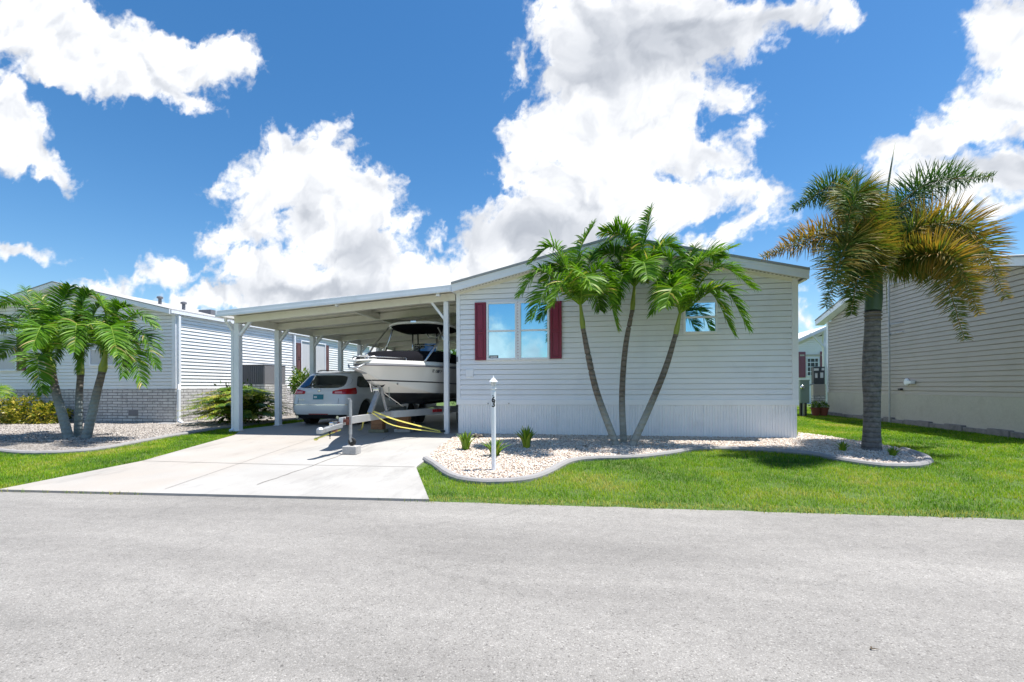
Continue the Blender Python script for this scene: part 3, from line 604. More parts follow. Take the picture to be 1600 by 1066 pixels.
# ------------------------------------------------------------------ lawns
def blades(name, polys_in, polys_out, box, dens, ht, wd, label, near=None):
    x0, x1, y0, y1 = box; n = int((x1 - x0) * (y1 - y0) * dens); X = rs.uniform(x0, x1, n); Y = rs.uniform(y0, y1, n)
    xc = np.clip(X, -14, 12); e = 5.30 + (xc + 1.91) * np.where(xc > -1.91, .03, .06)
    k = Y > e + .035 * np.sin(X * 3.1) * np.sin(X * 7.7) - .11 * rs.rand(n) ** 3 + .02
    k &= ~((fbm(X, Y, 2.2, 4, 77) > .20) & (rs.rand(n) < .65))
    # thin with distance
    k &= rs.rand(n) < np.clip(7.5 / np.maximum(Y, 4) , .25, 1)
    for p in polys_out: k &= ~npinside(p, X, Y)
    for p in polys_in: k &= npinside(p, X, Y)
    X, Y = X[k], Y[k]; n = len(X); Z = np.maximum(hv(X, Y), -.215) - .006
    far = np.clip(Y / 8, .9, 1.6)
    a = rs.uniform(0, 2 * np.pi, n); H = ht * rs.uniform(.5, 1.25, n) * (1 + .35 * fbm(X, Y, 1.5, 3, 7)); Wd = wd * rs.uniform(.6, 1.3, n) * far; ln = rs.uniform(.15, 1.0, n) * H
    dx, dy = np.cos(a), np.sin(a); sx_, sy_ = -dy * Wd / 2, dx * Wd / 2
    b = np.stack([X, Y, Z], -1); mid = b + np.stack([dx * ln * .35, dy * ln * .35, H * .6], -1); tip = b + np.stack([dx * ln, dy * ln, H * (1 - .25 * ln / H)], -1); s_ = np.stack([sx_, sy_, 0 * sx_], -1)
    V = np.stack([b - s_, b + s_, mid + s_ * .8, mid - s_ * .8, tip], 1).reshape(-1, 3); i = np.arange(n) * 5
    patch = fbm(X, Y, .7, 4, 23); t = np.clip(.42 + 1.5 * patch + .5 * fbm(X, Y, 6, 3, 29) + rs.normal(0, .13, n), 0, .93); t = np.where(rs.rand(n) < .03, 1.0, t)
    # dry soil-coloured fringe by the road
    e2 = 5.30 + (np.clip(X, -14, 12) + 1.91) * np.where(X > -1.91, .03, .06); t = np.where((Y < e2 + .15) & (rs.rand(n) < .6), rs.uniform(.8, 1, n), t)
    o = link_mesh(np_mesh(name, V, quads=np.stack([i, i + 1, i + 2, i + 3], -1), tris=np.stack([i + 3, i + 2, i + 4], -1), tint=np.repeat(t, 5)), name, M['grass'])
    tag(o, label, 'grass', kind='stuff'); print(name, n)
drv = [Vector(p) for p in dl] + [Vector(p) for p in reversed(dr)]
houseR = [Vector((-3.1, 10.6)), Vector((4.1, 10.6)), Vector((4.1, 26)), Vector((-3.1, 26))]
def grow(poly, k=.0): return poly
blades('grass', [], [bedR, drv, houseR], (-2.6, 13.5, 5.2, 26), 3400, .052, .0055, 'bright green lawn before and beside the grey house')
blades('grass', [], [bedL, drv], (-20, -5.5, 4.3, 15), 3400, .052, .0055, 'green lawn strip between the left gravel bed and the driveway')
# ------------------------------------------------------------------ building helpers
def roof_gable(parent, x0, x1, y0, y1, ztop, slope, along='y', th=.05, mat_='shingle', name='roof'):
    """two roof slabs; (x0,x1) spans the gable width when along == 'y'. ztop = height of the outer eave edge (top face)"""
    b = MB(); mid = (x0 + x1) / 2; zr = ztop + slope * (x1 - x0) / 2
    def pt(x, y, z): return (x, y, z) if along == 'y' else (y, x, z)
    poly = [pt(x0, y0, ztop), pt(mid, y0, zr), pt(x1, y0, ztop), pt(x1, y0, ztop - th), pt(mid, y0, zr - th), pt(x0, y0, ztop - th)]
    b.prism([poly[0], poly[1], poly[4], poly[5]], (0, y1 - y0, 0) if along == 'y' else (y1 - y0, 0, 0))
    b.prism([poly[1], poly[2], poly[3], poly[4]], (0, y1 - y0, 0) if along == 'y' else (y1 - y0, 0, 0))
    return b.build(name, mat_, parent)
def window(parent, x0, x1, z0, z1, y, fr=.05, dp=.05, glass='glass', bars_v=0, bars_h=1, along='x', sgn=-1, name='window', gap=0, depthin=.02, fm='white'):
    """window in a wall; outward direction = sgn on the other axis. Child 'pane' behind the frame"""
    b = MB()
    def bx(a0, a1, c0, c1, o0, o1):
        lo, hi = sorted((y + sgn * o0, y + sgn * o1))
        if along == 'x': b.box(a0, a1, lo, hi, c0, c1)
        else: b.box(lo, hi, a0, a1, c0, c1)
    bx(x0, x1, z1 - fr, z1, -.01, dp); bx(x0, x1, z0, z0 + fr, -.01, dp)
    bx(x0, x0 + fr, z0 + fr, z1 - fr, -.01, dp); bx(x1 - fr, x1, z0 + fr, z1 - fr, -.01, dp)
    for i in range(bars_h):
        zc = z0 + (z1 - z0) * (i + 1) / (bars_h + 1); bx(x0 + fr, x1 - fr, zc - .02, zc + .02, 0, dp * .8)
    for i in range(bars_v):
        xc = x0 + (x1 - x0) * (i + 1) / (bars_v + 1); bx(xc - .012, xc + .012, z0 + fr, z1 - fr, 0, dp * .7)
    w = b.build(name, fm, parent, bevel=.004)
    p = MB(); o = y + sgn * depthin
    lo, hi = sorted((o, o - sgn * .012))
    if along == 'x': p.box(x0 + fr - .005, x1 - fr + .005, lo, hi, z0 + fr - .005, z1 - fr + .005)
    else: p.box(lo, hi, x0 + fr - .005, x1 - fr + .005, z0 + fr - .005, z1 - fr + .005)
    p.build('pane', glass, w); return w
def shutter(parent, x0, x1, z0, z1, y, material='shutter', along='x', sgn=-1, panels=(.52,), th=.05):
    b = MB()
    def bx(a0, a1, c0, c1, o0, o1):
        lo, hi = sorted((y + sgn * o0, y + sgn * o1))
        if along == 'x': b.box(a0, a1, lo, hi, c0, c1)
        else: b.box(lo, hi, a0, a1, c0, c1)
    w = x1 - x0; st = w * .17
    bx(x0, x1, z0, z1, .004, th * .6)
    zs = [z0] + [z0 + (z1 - z0) * (1 - p) for p in panels] + [z1]
    bx(x0, x0 + st, z0, z1, th * .6, th); bx(x1 - st, x1, z0, z1, th * .6, th)
    for i, z in enumerate(zs):
        a, c = (z, z + st * .9) if i == 0 else (z - st * .9, z) if i == len(zs) - 1 else (z - st * .35, z + st * .35)
        bx(x0 + st, x1 - st, a, c, th * .6, th)
    for a, c in zip(zs, zs[1:]): bx(x0 + st * 1.6, x1 - st * 1.6, a + st * 1.5, c - st * 1.3, th * .6, th * .9)
    return b.build('shutter', material, parent, bevel=.004)

# ------------------------------------------------------------------ the grey house
WY = 10.63; HX0, HX1 = -3.09, on_y(1244.5, 600, WY).x; HY1 = 25.0
zb = on_y(800, 632.5, WY).z; zt = on_y(800, 624.5, WY).z; EAV = 3.24; SL = .233
print('house', HX0, HX1, zb, zt, 'eave', on_y(715.6, 457.5, WY).z, on_y(1239.4, 437.5, WY).z)
H = thing('mobile_home', 'light grey vinyl sided home with gable roof and burgundy shutters behind the palms', 'house', ((HX0 + HX1) / 2, WY, 0))
Lh = HX1 - HX0
siding('wall', (HX0, WY, 0), (1, 0, 0), (0, -1, 0), Lh, zt, EAV, SL, 'siding', H)
siding('wall', (HX1, WY, 0), (0, 1, 0), (1, 0, 0), HY1 - WY, zt, EAV, 0, 'siding', H)
siding('wall', (HX0, HY1, 0), (0, -1, 0), (-1, 0, 0), HY1 - WY, zt, EAV, 0, 'siding', H)
siding('wall', (HX1, HY1, 0), (-1, 0, 0), (0, 1, 0), Lh, zt, EAV, SL, 'siding', H)
MB().box(HX0 + .04, HX1 - .04, WY + .04, HY1 - .04, .0, EAV - .02).build('inner_wall', 'siding_w', H)
# skirt of vertical ribbed panels
def skirting(o, u, n, length, z0, z1):
    b = MB(); o, u, n = Vector(o), Vector(u), Vector(n); top = []; x = 0; k = 0; prof = []
    while x < length:
        big = k % 5 == 0
        for dx, dd in ((0, .002), (.005, -.012), (.014, -.012), (.019, .002)) : prof.append((x + dx, dd if not big else dd * 1.3))
        x += .062 if k % 2 else .05; k += 1
    prof = [(min(length, a), d) for a, d in prof] + [(length, .002)]
    rows = [[o + u * a + n * d + Vector((0, 0, z)) for a, d in prof] for z in (z0, z1)]
    return b.grid(rows).build('skirting', 'skirt', H, fixn=False)
skirting((HX0 + .01, WY - .003, 0), (1, 0, 0), (0, -1, 0), Lh - .02, 0, zb)
skirting((HX1 + .003, WY, 0), (0, 1, 0), (1, 0, 0), HY1 - WY, 0, zb)
skirting((HX0 - .003, HY1, 0), (0, -1, 0), (-1, 0, 0), HY1 - WY, 0, zb)
t = MB(); t.box(HX0 - .03, HX1 + .035, WY - .032, WY, zb, zt - .001); t.box(HX1, HX1 + .036, WY + .001, HY1, zb, zt - .001); t.box(HX0 - .031, HX0, WY + .001, HY1, zb, zt - .001)
t.build('trim_board', 'skirt', H, bevel=.004)
t = MB(); t.box(HX0 - .028, HX0 + .06, WY - .030, WY + .06, zt, EAV + .02); t.build('corner_trim', 'white', H, bevel=.003)
t = MB(); t.box(HX1 - .085, HX1 + .03, WY - .030, WY + .085, zt - .05, EAV + .02); t.build('corner_trim', 'siding', H, bevel=.003)
# roof, barge boards, soffit
OV, OF = .055, .33; ytop = EAV + .20
OVR = .12
zl = ytop; mid = (HX0 + HX1) / 2; zr = ytop + SL * (Lh / 2)
b = MB(); th = .05
for (xa, za, xb, zb2) in ((HX0 - OV, zl - SL * OV, mid, zr), (mid, zr, HX1 + OVR, zl - SL * OVR)):
    b.prism([(xa, WY - OF - .02, za), (xb, WY - OF - .02, zb2), (xb, WY - OF - .02, zb2 - th), (xa, WY - OF - .02, za - th)], (0, HY1 - WY + OF * 2, 0))
b.build('roof', 'shingle', H)
b = MB(); ft = .20                                            # fascia in two steps
for (xa, za, xb, zb2) in ((HX0 - OV, zl - SL * OV - .012, mid, zr - .012), (mid, zr - .012, HX1 + OVR, zl - SL * OVR - .012)):
    b.prism([(xa, WY - OF, za), (xb, WY - OF, zb2), (xb, WY - OF, zb2 - .10), (xa, WY - OF, za - .10)], (0, .03, 0))
    b.prism([(xa, WY - OF + .012, za - .10), (xb, WY - OF + .012, zb2 - .10), (xb, WY - OF + .012, zb2 - ft), (xa, WY - OF + .012, za - ft)], (0, .03, 0))
b.box(HX1 + OVR - .025, HX1 + OVR, WY - OF + .035, HY1 + .3, zl - SL * OVR - .21, zl - SL * OVR - .055)
b.box(HX0 - OV, HX0 - OV + .02, WY - OF + .035, HY1 + .3, zl - SL * OV - .21, zl - SL * OV - .055)
b.build('fascia', 'white', H)
b = MB()
for (xa, za, xb, zb2) in ((HX0 - OV, zl - SL * OV - ft, mid, zr - ft), (mid, zr - ft, HX1 + .03, zl - ft)):
    b.prism([(xa, WY - OF + .044, za), (xb, WY - OF + .044, zb2), (xb, WY - OF + .044, zb2 + .02), (xa, WY - OF + .044, za + .02)], (0, OF - .047, 0))
b.box(HX1 + .032, HX1 + OVR - .027, WY - OF + .044, HY1 + .25, EAV - .06, EAV - .04)
b.build('soffit', 'cream', H)
M['slot_dashes'] = dash_mat('vent_slots', 0, .075, .5, (.20, .18, .15), (.78, .76, .68))  # dark dashes drawn as the slots of the soffit vent
b = MB()
for (xa, za, xb, zb2) in ((HX0 + .1, zl + SL * .1 - ft - .003, mid, zr - ft - .003), (mid, zr - ft - .003, HX1, zl - ft - .003)):
    b.add([(xa, WY - .20, za), (xb, WY - .20, zb2), (xb, WY - .155, zb2), (xa, WY - .155, za)], [(0, 1, 2, 3)])
b.build('soffit_vent', 'slot_dashes', H, fixn=False)
b = MB()                                                       # J-channel under the soffit
for (xa, za, xb, zb2) in ((HX0 + .06, EAV + .005 + SL * .06 - .055, mid, EAV + SL * Lh / 2 - .055), (mid, EAV + SL * Lh / 2 - .055, HX1 - .08, EAV + .005 + SL * .08 - .055)):
    b.prism([(xa, WY - .034, za), (xb, WY - .034, zb2), (xb, WY - .034, zb2 + .06), (xa, WY - .034, za + .06)], (0, .034, 0))
b.build('frieze', 'cream', H)
# double window with shutters
def wx(px, py=520): return on_y(px, py, WY - .03).x
def wz(px, py): return on_y(px, py, WY - .03).z
z1, z0 = wz(810, 470.8), wz(810, 562.5)
xa, xm, xb = wx(760.5), wx(809.5), wx(858.5)
window(H, xa, xm - .022, z0, z1, WY - .01, fr=.045, dp=.055)
window(H, xm + .022, xb, z0, z1, WY - .01, fr=.045, dp=.055)
b = MB().box(xm - .021, xm + .021, WY - .055, WY - .012, z0, z1); b.build('window_mullion', 'white', H)
M['stitch'] = dash_mat('mullion_screw_strip', 2, .066, .30, (.42, .22, .26), (.78, .80, .84))
MB().box(xm - .008, xm + .008, WY - .0575, WY - .0551, z0 + .01, z1 - .01).build('screw_strip', 'stitch', H)
shutter(H, wx(742.3), wx(759.6), wz(750, 563), wz(750, 473), WY - .014)
shutter(H, wx(859.8), wx(877.8), wz(869, 560.5), wz(869, 470.8), WY - .014)
# sticker low in the left pane
b = MB().box(wx(764.5), wx(778.5), WY - .0335, WY - .0305, wz(770, 560.3), wz(770, 555.5)); sk = b.build('window_sticker', 'black', H)
MB().box(wx(766), wx(777), WY - .0352, WY - .0336, wz(771, 559), wz(771, 557)).build('sticker_print', 'paper', sk)
# small window right of the palms
window(H, wx(1068), wx(1121), wz(1100, 521), wz(1100, 470), WY - .01, fr=.04, dp=.055)
# white access plate, pipe stubs, skirt vent, house bell
b = MB().box(wx(727.5), wx(739), WY - .035, WY - .006, wz(733, 589.5), wz(733, 577)); b.build('access_plate', 'white', H, bevel=.006)
for px, py in ((762.5, 630.5), (795, 630.5)):
    q = on_y(px, py, WY - .03); MB().lathe([(.012, -.04), (.016, 0)], q, 8, 'y').build('pipe_stub', 'galv', H)
qa, qb = on_y(1054.5, 647.5, WY), on_y(1064.5, 636, WY)
b = MB(); b.box(qa.x, qb.x, WY - .018, WY - .004, qa.z, qb.z)
for i in range(5): z = qa.z + (qb.z - qa.z) * (i + .5) / 5.2; b.box(qa.x + .012, qb.x - .012, WY - .024, WY - .0181, z, z + .012)
b.build('skirt_vent', 'skirt', H)
q = on_y(712.5, 561, WY - .03); MB().box(HX0 - .025, HX0 + .005, WY - .055, WY - .031, q.z - .07, q.z + .05).build('junction_box', 'acgrey', H)
q = P(722, 680)

# ------------------------------------------------------------------ the carport
PY = [10.75, 12.3, 14.0, 15.7, 17.1, 18.7, 20.3, 21.9]; PXL, PXR = -8.86, -3.40; ROOF_Y0, ROOF_Y1 = 10.30, 22.3
def crz(x): return 2.975 + (x + 9.05) * (3.375 - 2.975) / (9.05 - 3.1)     # top of the roof edge
C = thing('carport', 'white aluminium carport with square posts joined to the grey house', 'carport', (-6.1, 10.75, 0))
b = MB(); b.prism([(-9.05, ROOF_Y0 + .03, crz(-9.05) - .015), (HX0 - .06, ROOF_Y0 + .03, crz(HX0) - .015), (HX0 - .06, ROOF_Y0 + .03, crz(HX0) - .07), (-9.05, ROOF_Y0 + .03, crz(-9.05) - .07)], (0, ROOF_Y1 - ROOF_Y0, 0))
for i in range(35):                                        # pan ribs under the roof
    y = ROOF_Y0 + .3 + i * .34; b.prism([(-9.0, y, crz(-9.0) - .0705), (HX0 - .1, y, crz(HX0 - .1) - .0705), (HX0 - .1, y, crz(HX0 - .1) - .095), (-9.0, y, crz(-9.0) - .095)], (0, .02, 0))
b.build('roof', 'cream', C)
b = MB(); xa, xb = -9.08, HX0 - .058
b.prism([(xa, ROOF_Y0, crz(xa)), (xb, ROOF_Y0, crz(xb)), (xb, ROOF_Y0, crz(xb) - .085), (xa, ROOF_Y0, crz(xa) - .085)], (0, .029, 0))
b.prism([(xa, ROOF_Y0 - .012, crz(xa) - .086), (xb, ROOF_Y0 - .012, crz(xb) - .086), (xb, ROOF_Y0 - .012, crz(xb) - .15), (xa, ROOF_Y0 - .012, crz(xa) - .15)], (0, .041, 0))
b.box(-9.11, -9.081, ROOF_Y0 - .012, ROOF_Y1, crz(-9.05) - .15, crz(-9.05))
b.build('fascia', 'white', C, bevel=.004)
for y in PY:
    b = MB(); xa, xb = -8.93 if y < 11 else -8.93, HX0 - .08
    b.prism([(xa, y - .05, crz(xa) - .096), (xb, y - .05, crz(xb) - .096), (xb, y - .05, crz(xb) - .27), (xa, y - .05, crz(xa) - .27)], (0, .10, 0))
    b.build('beam', 'cream', C, bevel=.006)
XM = -5.8
for a, c in zip(PY, PY[1:]):
    b = MB(); b.box(XM - .05, XM + .05, a + .052, c - .052, crz(XM) - .262, crz(XM) - .10); b.build('beam', 'cream', C)
    b = MB(); b.box(-8.91, -8.81, a + .052, c - .052, crz(-8.86) - .262, crz(-8.86) - .10); b.build('beam', 'cream', C)
for i, y in enumerate(PY):
    z = crz(PXL) - .275
    b = MB().box(PXL - .07, PXL + .07, y - .07, y + .07, h(PXL, y), z); po = b.build('post', 'white', C, bevel=.008)
    MB().box(PXL - .09, PXL + .09, y - .09, y + .09, h(PXL, y) + .01, h(PXL, y) + .035).build('base_plate', 'white', po)
    for sx_, ln in ((1, .30), (-1, .20)):
        if sx_ < 0 and i: continue
        MB().bar((PXL + sx_ * .06, y, z - .30), (PXL + sx_ * (.06 + ln), y, z + .05), .07, .06).build('brace', 'white', C)
    MB().bar((PXL, y + .06, z - .28), (PXL, y + .34, z + .02), .06, .06).build('brace', 'cream', C)
for i, y in enumerate(PY[:1]):
    z = crz(PXR) - .275; b = MB().box(PXR - .055, PXR + .055, y - .055, y + .055, h(PXR, y), z); b.build('post', 'white', C, bevel=.008)
    MB().bar((PXR - .05, y, z - .40), (PXR - .36, y, z - .0), .055, .055).build('brace', 'white', C)
for y in PY[2:]:
    z = crz(PXR) - .275; MB().box(PXR - .05, PXR + .05, y - .05, y + .05, 0, z).build('post', 'white', C, bevel=.008)
b = MB(); x = PXL - .13                                     # downspout beside the front post
b.bar((-9.04, 10.55, crz(-9.05) - .15), (-9.04, 10.55, crz(-9.05) - .23), .06, .05); b.tube([(-9.04, 10.55, crz(-9.05) - .22), (-9.03, 10.62, crz(-9.05) - .30), (x, 10.74, crz(-9.05) - .46)], .032, 8)
b.box(x - .038, x + .038, 10.70, 10.77, h(x, 10.7) + .05, crz(-9.05) - .44); b.bar((x, 10.735, h(x, 10.7) + .07), (x, 10.62, h(x, 10.7) + .03), .07, .05)
b.build('downspout', 'white', C, bevel=.006)
q = on_y(527, 476, 10.42); MB().box(q.x - .03, q.x + .03, 10.36, 10.46, crz(q.x) - .19, crz(q.x) - .13).build('light_fitting', 'white', C, bevel=.006)
MB().box(-3.52, -3.44, 10.36, 10.46, crz(-3.45) - .21, crz(-3.45) - .15).build('light_fitting', 'white', C, bevel=.006)

# ------------------------------------------------------------------ left neighbour
LX, LY = -12.42, 12.5; LE = 3.33; LXW = 8.2; BR = 1.08
NL = thing('neighbour_house', 'white sided house with whitewashed brick base left of the carport', 'house', (LX - 4, LY, 0))
siding('wall', (LX - LXW, LY, 0), (1, 0, 0), (0, -1, 0), LXW, BR, LE, .233, 'siding_w', NL, course=.105)
siding('wall', (LX, LY, 0), (0, 1, 0), (1, 0, 0), 12.6, BR, LE, 0, 'siding_w', NL, course=.105)
siding('wall', (LX - LXW, LY + 12.6, 0), (0, -1, 0), (-1, 0, 0), 12.6, BR, LE, 0, 'siding_w', NL, course=.105)
siding('wall', (LX, LY + 12.6, 0), (-1, 0, 0), (0, 1, 0), LXW, BR, LE, .233, 'siding_w', NL, course=.105)
MB().box(LX - LXW + .04, LX - .04, LY + .04, LY + 12.56, 0, LE).build('inner_wall', 'siding_w', NL)
MB().box(LX - LXW - .02, LX + .03, LY - .03, LY + 12.62, -.05, BR - .002).build('brick_base', 'brick', NL)
b = MB(); b.box(LX - .10, LX + .028, LY - .028, LY + .10, BR, LE); b.build('corner_trim', 'white', NL)
b = MB(); mid = LX - LXW / 2; zr = LE + .13 + .233 * LXW / 2
for (xa, za, xb, zb2) in ((LX - LXW - .13, LE + .13 - .233 * .13, mid, zr), (mid, zr, LX + .08, LE + .13 - .233 * .08)):
    b.prism([(xa, LY - .3, za), (xb, LY - .3, zb2), (xb, LY - .3, zb2 - .03), (xa, LY - .3, za - .03)], (0, 13.2, 0))
b.build('roof', 'shingle', NL)
b = MB()
for (xa, za, xb, zb2) in ((LX - LXW - .13, LE + .10 - .233 * .13, mid, zr - .031), (mid, zr - .031, LX + .08, LE + .10 - .233 * .08)):
    b.prism([(xa, LY - .29, za - .001), (xb, LY - .29, zb2), (xb, LY - .29, zb2 - .13), (xa, LY - .29, za - .13)], (0, .03, 0))
    b.prism([(xa, LY - .255, za - .13), (xb, LY - .255, zb2 - .13), (xb, LY - .255, zb2 - .11), (xa, LY - .255, za - .11)], (0, .25, 0))
b.box(LX + .045, LX + .115, LY - .25, LY + 12.9, LE - .02, LE + .07); b.box(LX + .031, LX + .044, LY - .004, LY + 12.7, LE - .06, LE - .04)
b.build('fascia', 'white', NL)
def lx(px, py, X=LX + .03): return on_x(px, py, X)
a, c = lx(464, 560), lx(512.5, 560)
w = window(NL, lx(470, 560).y, lx(508.5, 560).y, lx(490, 586).z, lx(480, 533).z, LX + .01, fr=.05, dp=.05, glass='curtain', bars_h=0, along='y', sgn=1)
shutter(NL, lx(463.2, 560).y, lx(469.6, 560).y, lx(466, 583).z, lx(466, 536).z, LX + .014, 'shutter3', 'y', 1)
shutter(NL, lx(508.9, 560).y, lx(513, 560).y, lx(511, 580).z, lx(511, 540).z, LX + .014, 'shutter3', 'y', 1)
b = MB(); y_ = lx(459, 560).y; b.box(LX + .03, LX + .10, y_ - .04, y_ + .04, .1, LE - .05); b.build('downspout', 'white', NL)
# downspout on the front corner
b = MB(); b.box(LX + .03, LX + .10, LY + .02, LY + .10, BR + .12, LE - .05); b.bar((LX + .065, LY + .06, BR + .14), (LX + .13, LY + .0, BR - .06), .075, .06)
b.box(LX + .10, LX + .17, LY - .07, LY + .01, .08, BR - .02); b.bar((LX + .135, LY - .03, .11), (LX + .32, LY - .09, .05), .075, .06); b.build('downspout', 'white', NL, bevel=.006)
# front windows behind the palms
def ly(px, py): return on_y(px, py, LY - .03)
window(NL, ly(-70, 560).x, ly(27, 560).x, ly(20, 580).z, ly(20, 520).z, LY - .01, glass='curtain', bars_h=1)
shutter(NL, ly(28, 560).x, ly(40, 560).x, ly(35, 579).z, ly(35, 522).z, LY - .014, 'shutter3')
window(NL, ly(140, 560).x, ly(192, 560).x, ly(160, 572).z, ly(160, 520).z, LY - .01, glass='curtain', bars_h=1)
shutter(NL, ly(193, 560).x, ly(204, 560).x, ly(200, 574).z, ly(200, 520).z, LY - .014, 'shutter3')
for px, py in ((208.5, 645.5), (109, 646)):
    q = ly(px, py); b = MB(); b.box(q.x - .17, q.x + .17, LY - .045, LY - .031, q.z - .085, q.z + .085)
    for i in range(9): b.box(q.x - .15 + i * .034, q.x - .138 + i * .034, LY - .052, LY - .0451, q.z - .07, q.z + .07)
    b.build('foundation_vent', 'acgrey2', NL)
for px, k in ((287, 0), (330, 1), (250, 2)):
    q = on_x(px, 488, LX - .8 - .5 * k); zz = zr - .233 * (.8 + .5 * k) * 1.0
    q.z = LE + .13 + .233 * (.8 + .5 * k)
    b = MB(); (b.lathe([(.05, 0), (.05, .18), (.09, .19), (.09, .24), (.02, .27)], q, 10) if k != 1 else b.box(q.x - .25, q.x + .25, q.y - .3, q.y + .3, q.z - .05, q.z + .12))
    b.build('roof_vent', 'acgrey', NL)
# splash stones
for px, py in ((263, 661.5), (300, 661)):
    q = P(px, py + 3); b = MB().box(-.28, .28, -.12, .12, 0, .035); o = b.build('splash_stone', 'block', None, local=True, bevel=.01); o.location = (q.x, q.y, q.z + .03)
    tag(o, 'flat grey splash stone ' + ('left of the white downspout at the brick corner' if px < 280 else 'right of the white downspout at the brick corner'), 'paving stone', 'splash stones at the brick corner')
# air conditioner on its raised block platform
q = lx(386, 600, -11.55); q2_ = on_x(446, 600, -11.0)
ax0, ax1 = -11.9, -11.05; ay0 = on_x(413, 590, ax1).y; ay1 = on_x(446, 590, ax1).y
az0, az1 = on_x(413, 600.5, ax1).z, on_x(413, 569.5, ax1).z
pl = MB().box(ax0 - .05, ax1 + .03, ay0 - .03, ay1 + .05, 0, az0 - .005); o = pl.build('equipment_plinth', 'brick', None, base=(-11.5, ay0, 0)); tag(o, 'whitewashed brick plinth carrying the grey air conditioner', 'plinth')
A = thing('air_conditioner', 'tall grey louvred air conditioner on a brick plinth beside the left house', 'air conditioner', (-11.5, (ay0 + ay1) / 2, az0))
MB().box(ax0 + .01, ax1 - .01, ay0 + .01, ay1 - .01, az0, az1 - .03).build('body', 'acgrey', A)
MB().box(ax0 - .01, ax1 + .01, ay0 - .01, ay1 + .01, az1 - .03, az1).build('lid', 'acgrey', A, bevel=.006)
b = MB()
for i in range(12): x = ax0 + .03 + (ax1 - ax0 - .06) * i / 11; b.box(x - .012, x + .012, ay0 - .012, ay0 + .0099, az0 + .02, az1 - .04)
b.build('grille', 'acgrey', A)
b = MB()
for i in range(26): y = ay0 + .03 + (ay1 - ay0 - .06) * i / 25; b.box(ax1 - .0099, ax1 + .006, y - .018, y + .018, az0 + .02, az1 - .04)
b.build('grille', 'acgrey2', A)

# ------------------------------------------------------------------ right neighbour
RX = 8.5; RY0, RY1 = 10.95, on_x(1293.5, 560, RX).y; RE = 3.40; RS = .235; RB = on_x(1500, 618.7, RX).z
print('right', RY0, RY1, RB, on_x(1290, 503, RX).z, on_x(1600, 412, RX).z, on_x(1408, 413.5, RX).z)
NR = thing('neighbour_house', 'taupe sided house with stucco base right of the big palm', 'house', (RX + 4, (RY0 + RY1) / 2, 0))
siding('wall', (RX, RY1, 0), (0, -1, 0), (-1, 0, 0), RY1 - RY0, RB, RE, RS, 'siding_t', NR, course=.114, d=.018)
siding('wall', (RX, RY0, 0), (1, 0, 0), (0, -1, 0), 12, RB, RE, 0, 'siding_t', NR)
siding('wall', (RX + 12, RY1, 0), (-1, 0, 0), (0, 1, 0), 12, RB, RE, 0, 'siding_t', NR)
MB().box(RX + .04, RX + 11.96, RY0 + .04, RY1 - .04, 0, RE).build('inner_wall', 'siding_t', NR)
MB().box(RX - .012, RX + 12, RY0 - .015, RY1 + .015, -.05, RB - .002).build('stucco_base', 'stucco', NR)
b = MB(); rr_ = random.Random(4); y = RY0 - .2
while y < RY1:
    l = rr_.uniform(.3, .6); b.box(RX - .10 - rr_.uniform(0, .03), RX - .014, y, y + l - .012, -.05, rr_.uniform(.10, .17)); y += l
b.build('footing', 'foundation', NR, bevel=.012)
b = MB(); b.box(RX - .03, RX + .07, RY1 - .07, RY1 + .03, RB, RE + .05); b.box(RX - .03, RX + .07, RY0 - .03, RY0 + .07, RB, RE + .05); b.build('corner_trim', 'white', NR)
b = MB(); my = (RY0 + RY1) / 2; hw = (RY1 - RY0) / 2 + .3; zt_ = RE + .16 + RS * hw - RS * .0
for s_ in (-1, 1):
    b.prism([(RX - .32, my + s_ * hw, zt_ - RS * hw), (RX - .32, my, zt_), (RX - .32, my, zt_ - .04), (RX - .32, my + s_ * hw, zt_ - RS * hw - .04)], (12.6, 0, 0))
b.build('roof', 'shingle', NR)
b = MB()
for s_ in (-1, 1):
    b.prism([(RX - .30, my + s_ * hw, zt_ - RS * hw - .041), (RX - .30, my, zt_ - .041), (RX - .30, my, zt_ - .21), (RX - .30, my + s_ * hw, zt_ - RS * hw - .21)], (.03, 0, 0))
    b.prism([(RX - .269, my + s_ * hw, zt_ - RS * hw - .19), (RX - .269, my, zt_ - .19), (RX - .269, my, zt_ - .21), (RX - .269, my + s_ * hw, zt_ - RS * hw - .21)], (.265, 0, 0))
b.build('fascia', 'white', NR)
# mast with brackets
q0 = on_x(1390, 660, RX - .12); mz = on_x(1390, 395, RX - .12).z
MT = thing('antenna_mast', 'thin grey mast pipe standing against the taupe house wall', 'mast', (q0.x, q0.y, 0))
MB().tube([(q0.x, q0.y, 0), (q0.x, q0.y, mz)], .024, 8).build('pole', 'galv', MT)
for py in (444.5, 507, 521):
    z = on_x(1390, py, RX - .12).z; b = MB(); b.bar((q0.x, q0.y - .02, z), (RX - .02, q0.y - .45, z), .02, .03); b.bar((q0.x, q0.y, z - .06), (q0.x, q0.y, z + .02), .06, .06); b.build('bracket', 'galv', MT)
# dryer vent + tap on the wall
q = on_x(1417, 597, RX - .03); b = MB(); b.lathe([(.10, 0), (.10, -.03), (.07, -.05)], (RX - .02, q.y, q.z), 14, 'x'); b.box(RX - .14, RX - .03, q.y - .35, q.y - .12, q.z - .05, q.z + .03)
b.build('dryer_vent', 'white', NR, auto=40)
q = on_x(1408, 608.5, RX - .03); MB().box(RX - .09, RX - .015, q.y - .06, q.y + .06, q.z - .03, q.z + .03).build('tap_box', 'black', NR, bevel=.01)
